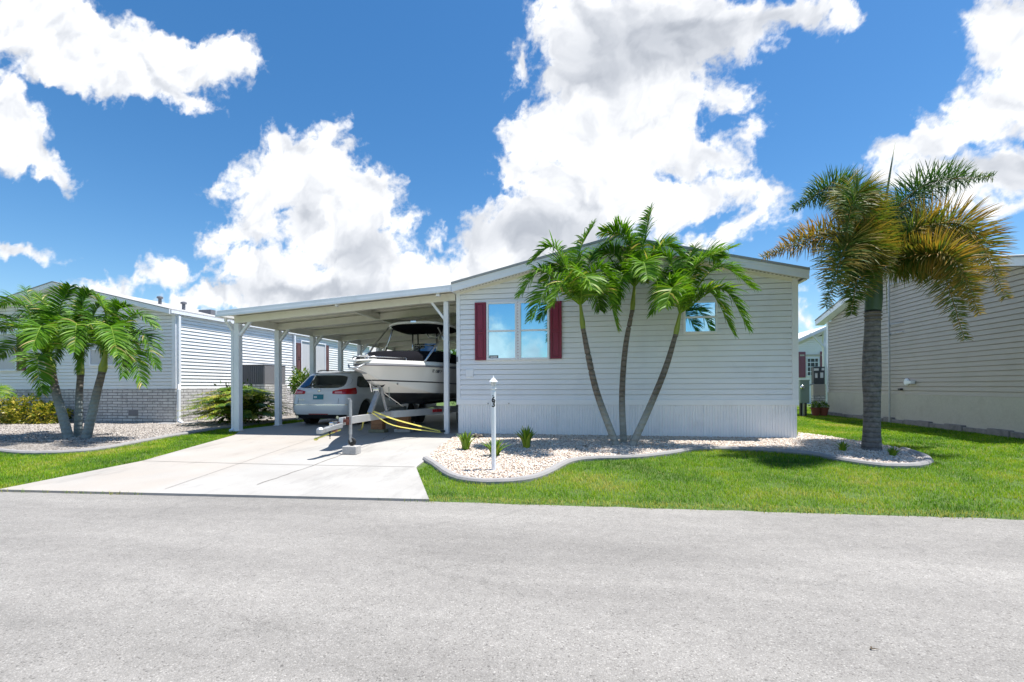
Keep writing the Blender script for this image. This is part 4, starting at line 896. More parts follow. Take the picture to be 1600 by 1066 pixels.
# low screen wall with meters behind the taupe house corner
y_ = RY1 + .12; xa = on_y(1271, 630, y_).x; xb = RX - .03
LW = thing('utility_wall', 'short brick and siding screen wall at the taupe house corner', 'wall', ((xa + xb) / 2, y_, 0))
zt_ = on_y(1280, 600.5, y_).z; zm = on_y(1280, 617.5, y_).z
MB().box(xa, xb, y_, y_ + .2, 0, zm).build('brick_base', 'brick', LW)
siding('siding', (xa, y_, 0), (1, 0, 0), (0, -1, 0), xb - xa, zm, zt_, 0, 'siding_t', LW)
MB().box(xa, xb, y_ + .002, y_ + .2, zm + .001, zt_).build('core', 'siding_t', LW)
EM = thing('meter_cabinet', 'dark grey electric meter cabinet with white labels on the short screen wall', 'meter cabinet', ((xa + xb) / 2, y_ + .1, zt_))
zc = on_y(1280, 573, y_).z; MB().box(xa + .02, xb - .01, y_ + .02, y_ + .22, zt_ + .001, zc).build('cabinet', 'darkbox', EM, bevel=.01)
for px, py, w_, h_ in ((1275.5, 577.5, .16, .09), (1286, 577, .09, .09), (1275.5, 587, .08, .18), (1284, 586.5, .10, .20)):
    q = on_y(px, py, y_ + .015); MB().box(q.x - w_ / 2, q.x + w_ / 2, y_ + .012, y_ + .0195, q.z - h_ / 2, q.z + h_ / 2).build('notice', 'paper', EM)
MB().tube([(xa - .45, y_ - .3, zt_ - .22), (xa - .2, y_ - .1, zt_ - .04), (xa + .05, y_ + .05, zt_ + .03)], .022, 8).build('conduit', 'galv', EM)
# green service pedestal
q = P(1256, 651); EP = thing('utility_pedestal', 'grey green electric service pedestal on dark legs behind the grey house', 'utility box', q)
w_ = .30
zz0, zz1 = at_depth(1256, 630, (q - CAM).dot(fw)).z - q.z, at_depth(1256, 594, (q - CAM).dot(fw)).z - q.z
MB().box(-w_ / 2, w_ / 2, -.09, .09, zz0, zz1).build('cabinet', 'greenbox', EP, local=True, bevel=.012)
MB().box(-w_ / 2 - .01, w_ / 2 + .01, -.10, .10, zz1 - .03, zz1 + .01).build('lid', 'greenbox', EP, local=True, bevel=.006)
for x in (-.10, .05): MB().box(x - .03, x + .03, -.05, .05, 0, zz0).build('leg', 'black', EP, local=True)
MB().tube([(-.03, 0, 0), (-.03, 0, zz0)], .025, 8).build('conduit', 'galv', EP, local=True)
MB().lathe([(.07, 0), (.07, -.05), (.03, -.06)], (-w_ / 2 + .06, -.09, zz1 - .25), 14, 'y').build('meter', 'chrome', EP, local=True, smooth=True)
# far house behind with its carport
FY = 31.0; fx = lambda px, py=560: on_y(px, py, FY)
FH = thing('far_house', 'white house with mauve shutters seen far back between the two houses', 'house', (fx(1270).x, FY, 0))
siding('wall', (fx(1225).x, FY, 0), (1, 0, 0), (0, -1, 0), 9, .9, 3.6, .2, 'siding_w', FH)
MB().box(fx(1225).x, fx(1225).x + 9, FY + .01, FY + 10, 0, 3.6).build('inner_wall', 'siding_w', FH)
MB().box(fx(1225).x - .02, fx(1225).x + 9.02, FY - .03, FY + .009, 0, .898).build('skirting', 'skirt', FH)
window(FH, fx(1259.5).x, fx(1279.5).x, fx(1270, 588).z, fx(1270, 559).z, FY - .01, fr=.06, dp=.05, glass='glass2', bars_v=2, bars_h=3)
shutter(FH, fx(1247.5).x, fx(1258).x, fx(1252, 590).z, fx(1252, 550).z, FY - .014, 'shutter2')
shutter(FH, fx(1281).x, fx(1291).x, fx(1286, 590).z, fx(1286, 549.5).z, FY - .014, 'shutter2')
MB().box(fx(1245).x, fx(1290).x, FY - .06, FY - .02, fx(1270, 556.5).z, fx(1270, 554).z).build('awning_rail', 'stucco', FH)
x0_, x1_ = fx(1225).x, fx(1225).x + 9
roof_gable(FH, x0_ - .3, x1_ + .3, FY - .4, FY + 10.4, 3.72, .2)
FCY = 22.5; c0, c1 = on_y(1238, 534, FCY), on_y(1294, 507, FCY)
FC = thing('carport', 'small white carport roof far behind beside the taupe house', 'carport', (c1.x, FCY, 0))
b = MB(); b.prism([(c0.x, FCY, c0.z), (c1.x + .1, FCY, c1.z), (c1.x + .1, FCY, c1.z - .14), (c0.x, FCY, c0.z - .14)], (0, .04, 0)); b.build('fascia', 'white', FC)
b = MB(); b.prism([(c0.x, FCY + .041, c0.z - .02), (c1.x + .1, FCY + .041, c1.z - .02), (c1.x + .1, FCY + .041, c1.z - .1), (c0.x, FCY + .041, c0.z - .1)], (0, 5.5, 0)); b.build('roof', 'cream', FC)
b = MB(); b.prism([(c0.x, FCY + .3, c0.z - .1), (c1.x + .1, FCY + .3, c1.z - .1), (c1.x + .1, FCY + .3, c1.z - .30), (c0.x, FCY + .3, c0.z - .30)], (0, .1, 0)); b.build('beam', 'cream', FC)
MB().box(c1.x - .06, c1.x + .06, FCY + .28, FCY + .42, 0, c1.z - .12).build('post', 'white', FC)
MB().bar((c1.x - .04, FCY + .25, c1.z - .95), (c1.x - .62, FCY + .25, c1.z - .32), .08, .07).build('brace', 'white', FC)
# ------------------------------------------------------------------ palms
M['frond'] = leaf_mat('palm_leaflets', [(.025, .07, .006), (.05, .14, .008), (.095, .23, .010), (.17, .31, .018), (.30, .34, .05), (.45, .36, .14)], .26, .5)
M['foxfrond'] = leaf_mat('foxtail_leaflets', [(.020, .065, .018), (.045, .115, .024), (.09, .15, .022), (.17, .15, .03), (.33, .21, .035), (.38, .19, .06), (.42, .30, .14)], .28, .55)
M['spear'] = mat('folded_young_leaf', (.14, .17, .10), .5, var=.2)
M['rachis'] = mat('leaf_stem', (.22, .26, .05), .5, var=.2)
M['crownshaft'] = mat('green_crownshaft', (.22, .27, .035), .4, var=.15, scale=4)
M['crownshaft2'] = mat('grey_green_crownshaft', (.045, .085, .035), .45, var=.2, scale=4)
def trunk_mat(name, c1, c2, ring, moss=None):
    m, nt, b = nmat(name); b.inputs['Roughness'].default_value = .9; tc = N(nt, 'ShaderNodeTexCoord')
    w = N(nt, 'ShaderNodeTexWave', bands_direction='Z', i={'Scale': ring, 'Distortion': 2.2, 'Detail': 3, 'Detail Scale': 2.5}); L(nt, tc.outputs['Object'], w.inputs['Vector'])
    n = N(nt, 'ShaderNodeTexNoise', i={'Scale': 11, 'Detail': 8, 'Roughness': .7}); L(nt, tc.outputs['Object'], n.inputs['Vector'])
    r = N(nt, 'ShaderNodeMapRange', i={1: .38, 2: .62}); L(nt, n.outputs['Fac'], r.inputs[0])
    m1 = N(nt, 'ShaderNodeMix', data_type='RGBA'); L(nt, r.outputs[0], m1.inputs[0]); m1.inputs[6].default_value = c4(c1); m1.inputs[7].default_value = c4(c2)
    mr = N(nt, 'ShaderNodeMapRange', i={1: 0, 2: .35, 3: .62, 4: 1}); L(nt, w.outputs['Fac'], mr.inputs[0]); s = N(nt, 'ShaderNodeVectorMath', operation='SCALE'); L(nt, m1.outputs[2], s.inputs[0]); L(nt, mr.outputs[0], s.inputs['Scale']); out = s.outputs[0]
    if moss:                                    # lower trunk: pale lichen grey
        sp = N(nt, 'ShaderNodeSeparateXYZ'); L(nt, tc.outputs['Object'], sp.inputs[0]); a = N(nt, 'ShaderNodeMath', operation='MULTIPLY_ADD', i={1: .9, 2: 0}); L(nt, n.outputs['Fac'], a.inputs[0]); a2 = N(nt, 'ShaderNodeMath', operation='ADD'); L(nt, a.outputs[0], a2.inputs[0]); L(nt, sp.outputs[2], a2.inputs[1])
        mm = N(nt, 'ShaderNodeMapRange', i={1: moss[1] + .2, 2: moss[1] + .75, 3: 1, 4: 0}); L(nt, a2.outputs[0], mm.inputs[0]); mx = N(nt, 'ShaderNodeMix', data_type='RGBA'); L(nt, mm.outputs[0], mx.inputs[0]); L(nt, out, mx.inputs[6])
        s3 = N(nt, 'ShaderNodeVectorMath', operation='SCALE'); s3.inputs[0].default_value = moss[0]; mr3 = N(nt, 'ShaderNodeMapRange', i={1: .3, 2: .7, 3: .7, 4: 1.15}); L(nt, n.outputs['Fac'], mr3.inputs[0]); L(nt, mr3.outputs[0], s3.inputs['Scale']); L(nt, s3.outputs[0], mx.inputs[7]); out = mx.outputs[2]
    L(nt, out, b.inputs['Base Color'])
    bp = N(nt, 'ShaderNodeBump', i={'Strength': .7, 'Distance': .015}); L(nt, w.outputs['Fac'], bp.inputs['Height']); L(nt, bp.outputs[0], b.inputs['Normal']); return m
M['trunkA'] = trunk_mat('slender_palm_trunk', (.20, .17, .14), (.13, .105, .08), 3.2, ((.34, .345, .31), .75))
M['trunkL'] = trunk_mat('lichen_palm_trunk', (.20, .17, .14), (.13, .105, .09), 3.2, ((.24, .275, .27), .95))
M['trunkF'] = trunk_mat('ringed_grey_trunk', (.20, .185, .18), (.12, .108, .10), 3.6)
def bez(pts, n):
    """smooth curve through 3-4 control points (Catmull-Rom) as n samples"""
    v = [np.array(p, float) for p in pts]; v = [2 * v[0] - v[1]] + v + [2 * v[-1] - v[-2]]; o = []; m = len(v) - 3
    for k in range(n):
        t = k / (n - 1) * m; i = min(int(t), m - 1); t -= i; a, b, c, d = v[i:i + 4]
        o.append(.5 * ((2 * b) + (c - a) * t + (2 * a - 5 * b + 4 * c - d) * t * t + (3 * b - a - 3 * c + d) * t ** 3))
    return np.array(o)
def nrm(v): return v / (np.linalg.norm(v, axis=-1, keepdims=True) + 1e-9)
def leaflets(base, dirs, side, length, width, droop, tint, seg=5, curl=None, tipt=0):
    """base,dirs,side: (n,3); length,width,tint: (n,). Blades droop with gravity. returns verts, quads, tint"""
    n = len(base); V = np.zeros((n, seg + 1, 2, 3)); p = base.copy(); d = dirs.copy(); st = length / seg
    prof = np.array([.45, .9, 1.0, .85, .55, .06]) if seg == 5 else np.array([.5, 1.0, .9, .6, .06])
    for i in range(seg + 1):
        V[:, i, 0] = p - side * (width * prof[i] / 2)[:, None]; V[:, i, 1] = p + side * (width * prof[i] / 2)[:, None]
        d = nrm(d + np.array([0, 0, -1]) * (droop * (i + .6) / seg)[:, None]); p = p + d * st[:, None]
        side = nrm(side - d * (side * d).sum(-1, keepdims=True))
    idx = np.arange(n)[:, None] * (seg + 1) * 2 + np.arange(seg)[None] * 2
    Q = np.stack([idx, idx + 1, idx + 3, idx + 2], -1).reshape(-1, 4)
    return V.reshape(-1, 3), Q, np.clip(tint[:, None, None] + tipt * (np.arange(seg + 1) / seg)[None, :, None] * np.ones((1, 1, 2)), 0, 1).reshape(-1)
def frond(name, parent, ctrl, nl, ll, wd, droop, tint0, matn, rng, spread=1.0, plume=False, tintvar=.08, start=.10, rad=.016, browntip=.0, pal=None, tipt=0):
    C_ = bez(ctrl, 60); seglen = np.r_[0, np.cumsum(np.linalg.norm(np.diff(C_, axis=0), axis=1))]; Lf = seglen[-1]
    T = nrm(np.gradient(C_, axis=0)); up_ = np.array([0, 0, 1.0])
    flip = rng.rand() * .6 - .3
    ts = np.linspace(start, .995, nl) ; ts = ts + rng.normal(0, .25 / nl, nl); ts = np.clip(ts, start, .998)
    f = ts * 59; i0 = np.minimum(f.astype(int), 58); fr = (f - i0)[:, None]
    P0 = C_[i0] * (1 - fr) + C_[i0 + 1] * fr; TT = nrm(T[i0] * (1 - fr) + T[i0 + 1] * fr)
    Sd = np.cross(TT, up_); bad = np.linalg.norm(Sd, axis=1) < .25
    ref = np.cross(C_[-1] - C_[0], up_); ref = nrm(ref[None])[0]
    Sd[bad] = ref; Sd = nrm(Sd); Sd[(Sd @ ref) < 0] *= -1
    Sd = nrm(Sd * math.cos(flip) + np.cross(TT, Sd) * math.sin(flip)); Up = nrm(np.cross(Sd, TT)); 
    bs, ds, ss, ls, ws, tn, dr = [], [], [], [], [], [], []
    prof = np.clip(np.sin(np.pi * (.12 + .80 * ts)) ** .75, .15, 1) if not plume else np.clip((1 - (2 * np.abs(ts - .45)) ** 4), .25, 1)
    angs = [0, math.pi] if not plume else [0, math.pi, .75, math.pi - .75, -.8, math.pi + .8, 1.57]
    for a0 in angs:
        a = a0 + rng.normal(0, .16 if not plume else .38, nl)
        if not plume: a = np.where(a0 == 0, a + .42, a - .42)        # leaflets set in a shallow V
        outd = Sd * np.cos(a)[:, None] + Up * np.sin(a)[:, None]
        fwdk = (.22 + .95 * ts ** 2.2) * (1 if not plume else .32) + rng.normal(0, .07, nl)
        d = nrm(outd * spread + TT * fwdk[:, None]); sd_ = nrm(np.cross(d, np.cross(TT, outd)) * 0 + TT - d * (TT * d).sum(-1, keepdims=True))
        tw = rng.normal(0, .35, nl)[:, None]; sd_ = nrm(sd_ * np.cos(tw) + np.cross(d, sd_) * np.sin(tw))
        bs.append(P0); ds.append(d); ss.append(sd_); ls.append(ll * prof * rng.uniform(.85, 1.1, nl)); ws.append(wd * (.6 + .4 * prof) * rng.uniform(.8, 1.15, nl))
        dr.append(droop * rng.uniform(.5, 1.5, nl)); tt = tint0 + rng.normal(0, tintvar, nl)
        if pal: tt = tt + np.interp(ts, [0, .5, 1], pal)
        tt = np.where(rng.rand(nl) < browntip, rng.uniform(.8, 1, nl), tt); tn.append(np.clip(tt, 0, 1))
    V, Q, Tn = leaflets(np.concatenate(bs), np.concatenate(ds), np.concatenate(ss), np.concatenate(ls), np.concatenate(ws), np.concatenate(dr), np.concatenate(tn), tipt=tipt)
    # rachis tube (5 sides)
    rr = np.interp(np.linspace(0, 1, 30), [0, .15, 1], [rad * 1.3, rad, rad * .2]); RC = C_[::2][:30]; RT = T[::2][:30]; a = np.cross(RT, up_); a[np.linalg.norm(a, axis=1) < .1] = ref; a = nrm(a); b = np.cross(a, RT)
    ang = np.arange(5) * 2 * np.pi / 5; RV = RC[:, None] + (a[:, None] * np.cos(ang)[None, :, None] + b[:, None] * np.sin(ang)[None, :, None]) * rr[:, None, None]
    k = len(V); ii = (np.arange(len(RC) - 1) * 5)[:, None]; jj = np.arange(5); RQ = np.stack([ii + jj, ii + (jj + 1) % 5, ii + 5 + (jj + 1) % 5, ii + 5 + jj], -1).reshape(-1, 4) + k
    V = np.concatenate([V, RV.reshape(-1, 3)]); Q = np.concatenate([Q, RQ]); Tn = np.concatenate([Tn, np.full(len(RV) * 5, .62)])
    return link_mesh(np_mesh(name, V, quads=Q, tint=Tn), name, M[matn], parent, smooth=False)
def palm_trunk(parent, pts, rads, material, name='trunk', rings=0, seg=14):
    C_ = bez(pts, 64); r = np.interp(np.linspace(0, 1, 64), np.linspace(0, 1, len(rads)), rads)
    if rings: r = r * (1 + .035 * np.sin(np.linspace(0, rings * 2 * np.pi, 64)))
    return MB().tube([tuple(c) for c in C_], list(r), seg).build(name, material, parent, smooth=True, fixn=False)
def adonidia(base_px, trunk_px, shaft, crown, fronds, Z, rb, rt_, label, group, seed, matn='trunkA', ll=.43, foreshort=.5, nl=84, gmap=None):
    """trunk_px: photo points from base to shaft start; crown: centre of the leaves; fronds: (mid, end, depth of mid, depth of end)"""
    rng = np.random.RandomState(seed); W_ = lambda p, dz=0: np.array(at_depth(p[0], p[1], Z + dz))
    bz = at_depth(*base_px, Z); t = thing('palm_tree', label, 'palm tree', bz, 0, group)
    pts = [W_(p) for p in trunk_px]; pts[0][2] -= .06
    palm_trunk(t, pts, [rb * 1.15, rb, rb * .92, rt_], matn)
    s0, s1 = W_(trunk_px[-1]), W_(crown)
    palm_trunk(t, [s0 - (s1 - s0) * .02, s0 + (s1 - s0) * .35, s0 + (s1 - s0) * .95], [rt_ * 1.12, rt_ * 1.25, rt_ * .85, rt_ * .5], 'crownshaft', 'crownshaft')
    for k in range(2):
        q = s0 + (s1 - s0) * (-.03 - .045 * k); MB().tube([tuple(q - (s1 - s0) * .015), tuple(q), tuple(q + (s1 - s0) * .02)], [rt_ * 1.0, rt_ * 1.22, rt_ * 1.02], 12).build('leaf_scar', 'trunkA', t, smooth=True)
    for i, f in enumerate(fronds):
        m_, e_, dm, de = f[:4]; tin = f[4] if len(f) > 4 else rng.uniform(.32, .52)
        c0 = s0 + (s1 - s0) * .82
        frond('frond', t, [c0, c0 * .0 + W_(m_, dm), W_(e_, de)], nl, ll * (f[5] if len(f) > 5 else 1),   .027, .27, tin - (.15 if 'L' in matn else .09), 'frond', rng, browntip=.04, tintvar=.12, tipt=.08)
    # ragged flower stalks under the leaves
    return t
ZM = 9.15
gA = 'three slender palms growing from one spot before the grey house'
adonidia((966, 698), [(966, 699), (934, 618), (920, 560), (911, 513)], None, (906, 468),
  [((904, 400), (928, 350), .1, .2, .50), ((868, 388), (829, 410), .15, .2, .40), ((848, 424), (812, 462), -.05, -.1, .42), ((862, 448), (829, 500), -.25, -.4, .45), ((884, 440), (862, 478), -.5, -.8, .52), ((935, 420), (968, 462), -.1, -.1, .45),
   ((944, 450), (964, 512), -.15, -.2, .48), ((928, 445), (937, 484), .5, .7, .25), ((890, 430), (880, 400), .6, .9, .28), ((912, 432), (926, 452), -.7, -1.1, .52), ((880, 415), (850, 440), .45, .7, .25), ((922, 408), (950, 380), .35, .6, .35)],
  ZM, .062, .042, 'left palm of the three before the grey house, trunk leaning left', gA, 1)
adonidia((974, 698), [(975, 699), (972, 620), (977, 545), (988, 484)], None, (992, 440),
  [((1006, 380), (1017, 326), .05, .1, .48), ((975, 372), (940, 362), .1, .1, .42), ((960, 398), (926, 404), .2, .2, .36), ((974, 430), (962, 476), -.35, -.5, .42), ((1035, 385), (1070, 404), .1, .1, .38), ((1018, 420), (1032, 462), -.3, -.45, .5),
   ((985, 410), (975, 395), .6, .9, .28), ((1004, 410), (1012, 436), -.6, -1.0, .5), ((1020, 395), (1050, 380), .5, .8, .28), ((990, 390), (965, 345), .2, .25, .45), ((962, 420), (940, 450), .3, .45, .28)],
  ZM + .25, .058, .040, 'middle palm of the three by the grey house, standing nearly upright and tallest', gA, 2)
adonidia((985, 698), [(984, 699), (1016, 634), (1040, 575), (1056, 522)], None, (1064, 482),
  [((1087, 415), (1150, 385), .05, .1, .58), ((1120, 418), (1180, 452), .0, .0, .42), ((1128, 452), (1170, 515), -.15, -.25, .42), ((1108, 456), (1146, 522), -.2, -.3, .46), ((1046, 440), (1020, 490), -.1, -.15, .42), ((1048, 410), (1018, 398), .2, .3, .42),
   ((1052, 450), (1040, 480), -.6, -.9, .5), ((1070, 420), (1085, 385), .5, .8, .30), ((1098, 402), (1125, 405), .4, .5, .45), ((1040, 430), (1010, 440), .4, .6, .28)],
  ZM - .1, .062, .042, 'right palm of the three before the grey house, trunk leaning far right', gA, 3)
ZL = 10.9; gB = 'three stout palms growing from one spot in the left gravel bed'
adonidia((107, 686), [(109, 687), (98, 650), (88, 615), (81, 582)], None, (74, 552),
  [((38, 478), (-6, 476), .1, .1, .42), ((35, 512), (-12, 520), .0, .0, .40), ((40, 535), (-10, 560), -.1, -.1, .38), ((95, 478), (110, 448), .1, .1, .42), ((58, 560), (66, 615), -.3, -.45, .46), ((30, 500), (-20, 500), .3, .4, .30), ((66, 510), (50, 545), -.7, -1.1, .52),
   ((110, 510), (122, 560), -.2, -.3, .42), ((60, 500), (40, 450), .5, .8, .35), ((84, 500), (60, 460), .2, .3, .42)],
  ZL, .088, .070, 'left palm of the three stout palms on the far left, leaning left', gB, 4, 'trunkL', ll=.44)
adonidia((121, 686), [(121, 688), (123, 650), (124, 615), (126, 585)], None, (124, 548),
  [((128, 480), (140, 455), .1, .15, .42), ((150, 485), (172, 478), .2, .3, .40), ((92, 490), (66, 495), .15, .2, .36), ((120, 505), (116, 550), -.6, -1.0, .48), ((148, 520), (160, 560), .4, .6, .25), ((95, 530), (82, 570), .4, .6, .25), ((125, 500), (128, 470), .7, 1.0, .30)],
  ZL + .3, .075, .062, 'middle palm of the three stout palms on the far left, standing upright', gB, 5, 'trunkL', ll=.40)
adonidia((135, 686), [(133, 687), (143, 650), (151, 615), (160, 580)], None, (166, 548),
  [((165, 492), (150, 462), .0, .0, .55), ((182, 490), (196, 478), .15, .2, .45), ((208, 492), (243, 512), .0, .0, .42), ((218, 520), (244, 575), -.1, -.15, .40), ((202, 540), (222, 602), -.3, -.4, .42), ((140, 520), (125, 580), -.15, -.2, .42), ((172, 510), (184, 555), -.7, -1.1, .50),
   ((190, 505), (215, 545), .5, .7, .25), ((150, 500), (128, 500), .4, .5, .28), ((186, 525), (192, 588), -.5, -.7, .46)],
  ZL - .1, .085, .068, 'right palm of the three stout palms on the far left, leaning toward the driveway', gB, 6, 'trunkL', ll=.42)

# foxtail palm
ZF = 8.37; rng = np.random.RandomState(11); Wf = lambda p, dz=0: np.array(at_depth(p[0], p[1], ZF + dz))
FP = thing('palm_tree', 'big foxtail palm with thick ringed trunk and golden plumes beside the grey house corner', 'palm tree', at_depth(1362, 706, ZF))
s_ = ZF / 750
palm_trunk(FP, [Wf((1361.5, 708)), Wf((1362.5, 640)), Wf((1362, 570)), Wf((1364, 487))], [14.3 * s_, 12.0 * s_, 11.2 * s_, 11.5 * s_, 12.7 * s_, 12.4 * s_, 10.8 * s_, 10.4 * s_], 'trunkF', rings=0, seg=20)
for k, (y_, r_) in enumerate(((489, 12.8), (494, 12.4), (500, 12.0))): MB().tube([tuple(Wf((1364, y_ + 1.5))), tuple(Wf((1364, y_))), tuple(Wf((1364, y_ - 1.5)))], [10.5 * s_, r_ * s_, 11 * s_], 20).build('leaf_scar', 'trunkA', FP, smooth=True)
palm_trunk(FP, [Wf((1364, 486)), Wf((1367, 450)), Wf((1371, 414))], [11.2 * s_, 11.5 * s_, 10.2 * s_, 8.2 * s_, 7.5 * s_], 'crownshaft2', 'crownshaft', seg=18)
fc = (1376, 416)
FX = [ # controls (px,py,depth) ..., tint, palette along the leaf
  ([(1385, 350, .1), (1448, 288, .15), (1552, 276, .1)], .12, (0, .03, .08), .30),
  ([(1355, 345, .2), (1308, 292, .2), (1240, 326, .2)], .14, (0, .02, .10), .28),
  ([(1350, 372, -.1), (1280, 368, -.2), (1192, 402, -.25)], .34, (0, .35, .50), .26),
  ([(1352, 345, -.5), (1338, 302, -.8), (1322, 362, -1.15)], .26, (0, .28, .10), .30),
  ([(1350, 395, -.5), (1325, 380, -.9), (1290, 480, -1.2)], .36, (0, .30, .15), .34),
  ([(1355, 410, -.2), (1342, 420, -.45), (1330, 492, -.6)], .34, (0, .20, .10), .30),
  ([(1430, 360, -.2), (1515, 358, -.35), (1572, 466, -.45)], .42, (-.1, .35, .30), .33),
  ([(1412, 408, -.1), (1465, 412, -.25), (1508, 532, -.35)], .32, (0, .10, .25), .32),
  ([(1420, 385, .3), (1490, 372, .4), (1545, 400, .4)], .16, (0, .1, .3), .28),
  ([(1400, 365, .5), (1430, 345, .9), (1470, 368, 1.2)], .10, (0, 0, .1), .30),
  ([(1435, 400, -.45), (1490, 405, -.8), (1530, 490, -1.0)], .50, (-.1, .30, .25), .28),
  ([(1378, 370, .5), (1380, 330, .9), (1395, 350, 1.3)], .10, (0, 0, .1), .28)]
for cs, ti, pal, ll in FX:
    frond('frond', FP, [Wf(fc)] + [Wf(c[:2], c[2]) for c in cs], 130, ll * 1.55, .019, .14, ti * .5, 'foxfrond', rng, plume=True, tintvar=.10, pal=tuple(p * .55 for p in pal), rad=.02, start=.12, browntip=.03, tipt=.10 + .55 * max(pal))  # low base tint paints inner shade into the crown; tips turn golden
MB().tube([tuple(Wf((1376, 395))), tuple(Wf((1386, 300))), tuple(Wf((1392, 262))), tuple(Wf((1399, 222)))], [.022, .020, .014, .003], 7).build('spear_leaf', 'spear', FP, smooth=True)
MB().tube([tuple(Wf((1374, 420))), tuple(Wf((1385, 440))), tuple(Wf((1386, 490)))], [.006, .006, .003], 5).build('flower_stalk', 'rachis', FP)

# ------------------------------------------------------------------ bushes
def leafcloud(name, parent, c, r, n, size, matn, tint=(.4, .15), rng=None, aspect=.45, shell=.55, squash=True, up_bias=.4):
    rng = rng or np.random.RandomState(1); d = nrm(rng.normal(0, 1, (n, 3))); rad = (shell + (1 - shell) * rng.rand(n) ** .6)[:, None]
    lump = 1 + .22 * np.sin(d[:, :1] * 7 + 1) * np.sin(d[:, 1:2] * 6) + .15 * np.sin(d[:, 2:3] * 9); Pp = np.array(c) + d * rad * lump * np.array(r)
    if squash: k = Pp[:, 2] > c[2] - r[2] * .98; Pp, d = Pp[k], d[k]; n = len(Pp)
    f = nrm(d + rng.normal(0, .55, (n, 3)) + np.array([0, 0, up_bias])); s = nrm(np.cross(f, rng.normal(0, 1, (n, 3)))); ln = size * rng.uniform(.6, 1.3, n)[:, None]; w = ln * aspect
    V = np.stack([Pp, Pp + f * ln * .45 + s * w / 2, Pp + f * ln + np.array([0, 0, -.15]) * ln, Pp + f * ln * .45 - s * w / 2], 1).reshape(-1, 3); i = np.arange(n) * 4
    t = np.clip(rng.normal(tint[0], tint[1], n), 0, 1)
    return link_mesh(np_mesh(name, V, quads=np.stack([i, i + 1, i + 2, i + 3], -1), tint=np.repeat(t, 4)), name, M[matn], parent)
M['croton'] = leaf_mat('variegated_leaves', [(.02, .05, .01), (.05, .10, .012), (.13, .17, .02), (.42, .36, .04), (.58, .47, .10)], .3, .35)
M['bushleaf'] = leaf_mat('bush_leaves', [(.015, .045, .01), (.04, .11, .012), (.10, .20, .02), (.26, .30, .04)], .3, .35)
M['stem'] = mat('brown_stem', (.12, .09, .06), .9, var=.3)
q = P(20, 664)
CB = thing('croton_bush', 'yellow and green variegated croton bush against the brick base far left', 'bush', (q.x, q.y, 0)); rng = np.random.RandomState(21)
for dx, sz in ((-1.3, .8), (-.4, 1), (.45, 1.05), (1.15, .8)): 
    leafcloud('foliage', CB, (q.x + dx, q.y + .1 * dx, .36 * sz), (.55 * sz, .42, .42 * sz), 1700, .10, 'croton', (.58, .27), rng, .42)
b = MB()
for k in range(12): a = k * .9; MB().tube([(q.x - 1.1 + k * .2, q.y, 0), (q.x - 1.1 + k * .2 + .1 * math.sin(a), q.y + .1 * math.cos(a), .35)], .008, 5).build('stem', 'stem', CB)
# large arching cycad-like bush before the left house
q = P(362, 667); bc = (on_y(366, 640, q.y + .55).x, q.y + .75)
XB = thing('philodendron_bush', 'large arching green and yellow leaved bush behind the front carport post', 'bush', (bc[0], bc[1], 0)); rng = np.random.RandomState(31)
M['fern'] = leaf_mat('arching_leaves', [(.02, .05, .01), (.045, .11, .012), (.11, .19, .018), (.34, .34, .04), (.48, .36, .13)], .3, .35)
V_, Q_, T_ = [], [], []
cnt = 0
for k in range(210):
    az = rng.uniform(0, 6.283); el = rng.uniform(.3, 1.5); ln = rng.uniform(1.15, 1.65); hz = np.array([math.cos(az), math.sin(az), 0]); b0 = np.array([bc[0], bc[1], .08]) + hz * rng.uniform(0, .3)
    p1 = b0 + (hz * math.cos(el) + np.array([0, 0, math.sin(el)])) * ln * .6; p2 = p1 + (hz * (.6 + .3 * math.cos(el)) + np.array([0, 0, .30 * math.sin(el) - .22])) * ln * .42
    p2[2] = max(p2[2], .08)
    C_ = bez([b0, p1, p2], 24); T = nrm(np.gradient(C_, axis=0)); n_ = 15; ts = np.linspace(.3, 1, n_); i0 = (ts * 23).astype(int); P0 = C_[i0]; TT = T[i0]; Sd = nrm(np.cross(TT, np.array([0, 0, 1.0]) + .01)); tin = np.clip(rng.normal(.50, .2) + .25 * max(0, math.sin(el) - .5), 0, 1)
    for sg in (-1, 1):
        d = nrm(Sd * sg * .8 + TT * (.5 + .8 * ts[:, None] ** 2) + np.array([0, 0, .15])); sd_ = nrm(TT - d * (TT * d).sum(-1, keepdims=True))
        v, q_, t_ = leaflets(P0, d, sd_, .20 * np.sin(np.pi * (.2 + .6 * ts)) * rng.uniform(.8, 1.2, n_), np.full(n_, .034), np.full(n_, .4), np.clip(tin + rng.normal(0, .08, n_), 0, 1)); V_.append(v); Q_.append(q_ + cnt); T_.append(t_); cnt += len(v)
    v, q_, t_ = leaflets(C_[:1], T[:1] * 1.0, nrm(np.cross(T[:1], np.array([[0, 0, 1.0]]))), np.array([ln * .6]), np.array([.02]), np.array([.1]), np.array([.7])); V_.append(v); Q_.append(q_ + cnt); T_.append(t_); cnt += len(v)
link_mesh(np_mesh('foliage', np.concatenate(V_), quads=np.concatenate(Q_), tint=np.concatenate(T_)), 'foliage', M['fern'], XB)
leafcloud('inner_foliage', XB, (bc[0], bc[1], .5), (.85, .7, .6), 1300, .16, 'fern', (.15, .12), rng, .3, .1)
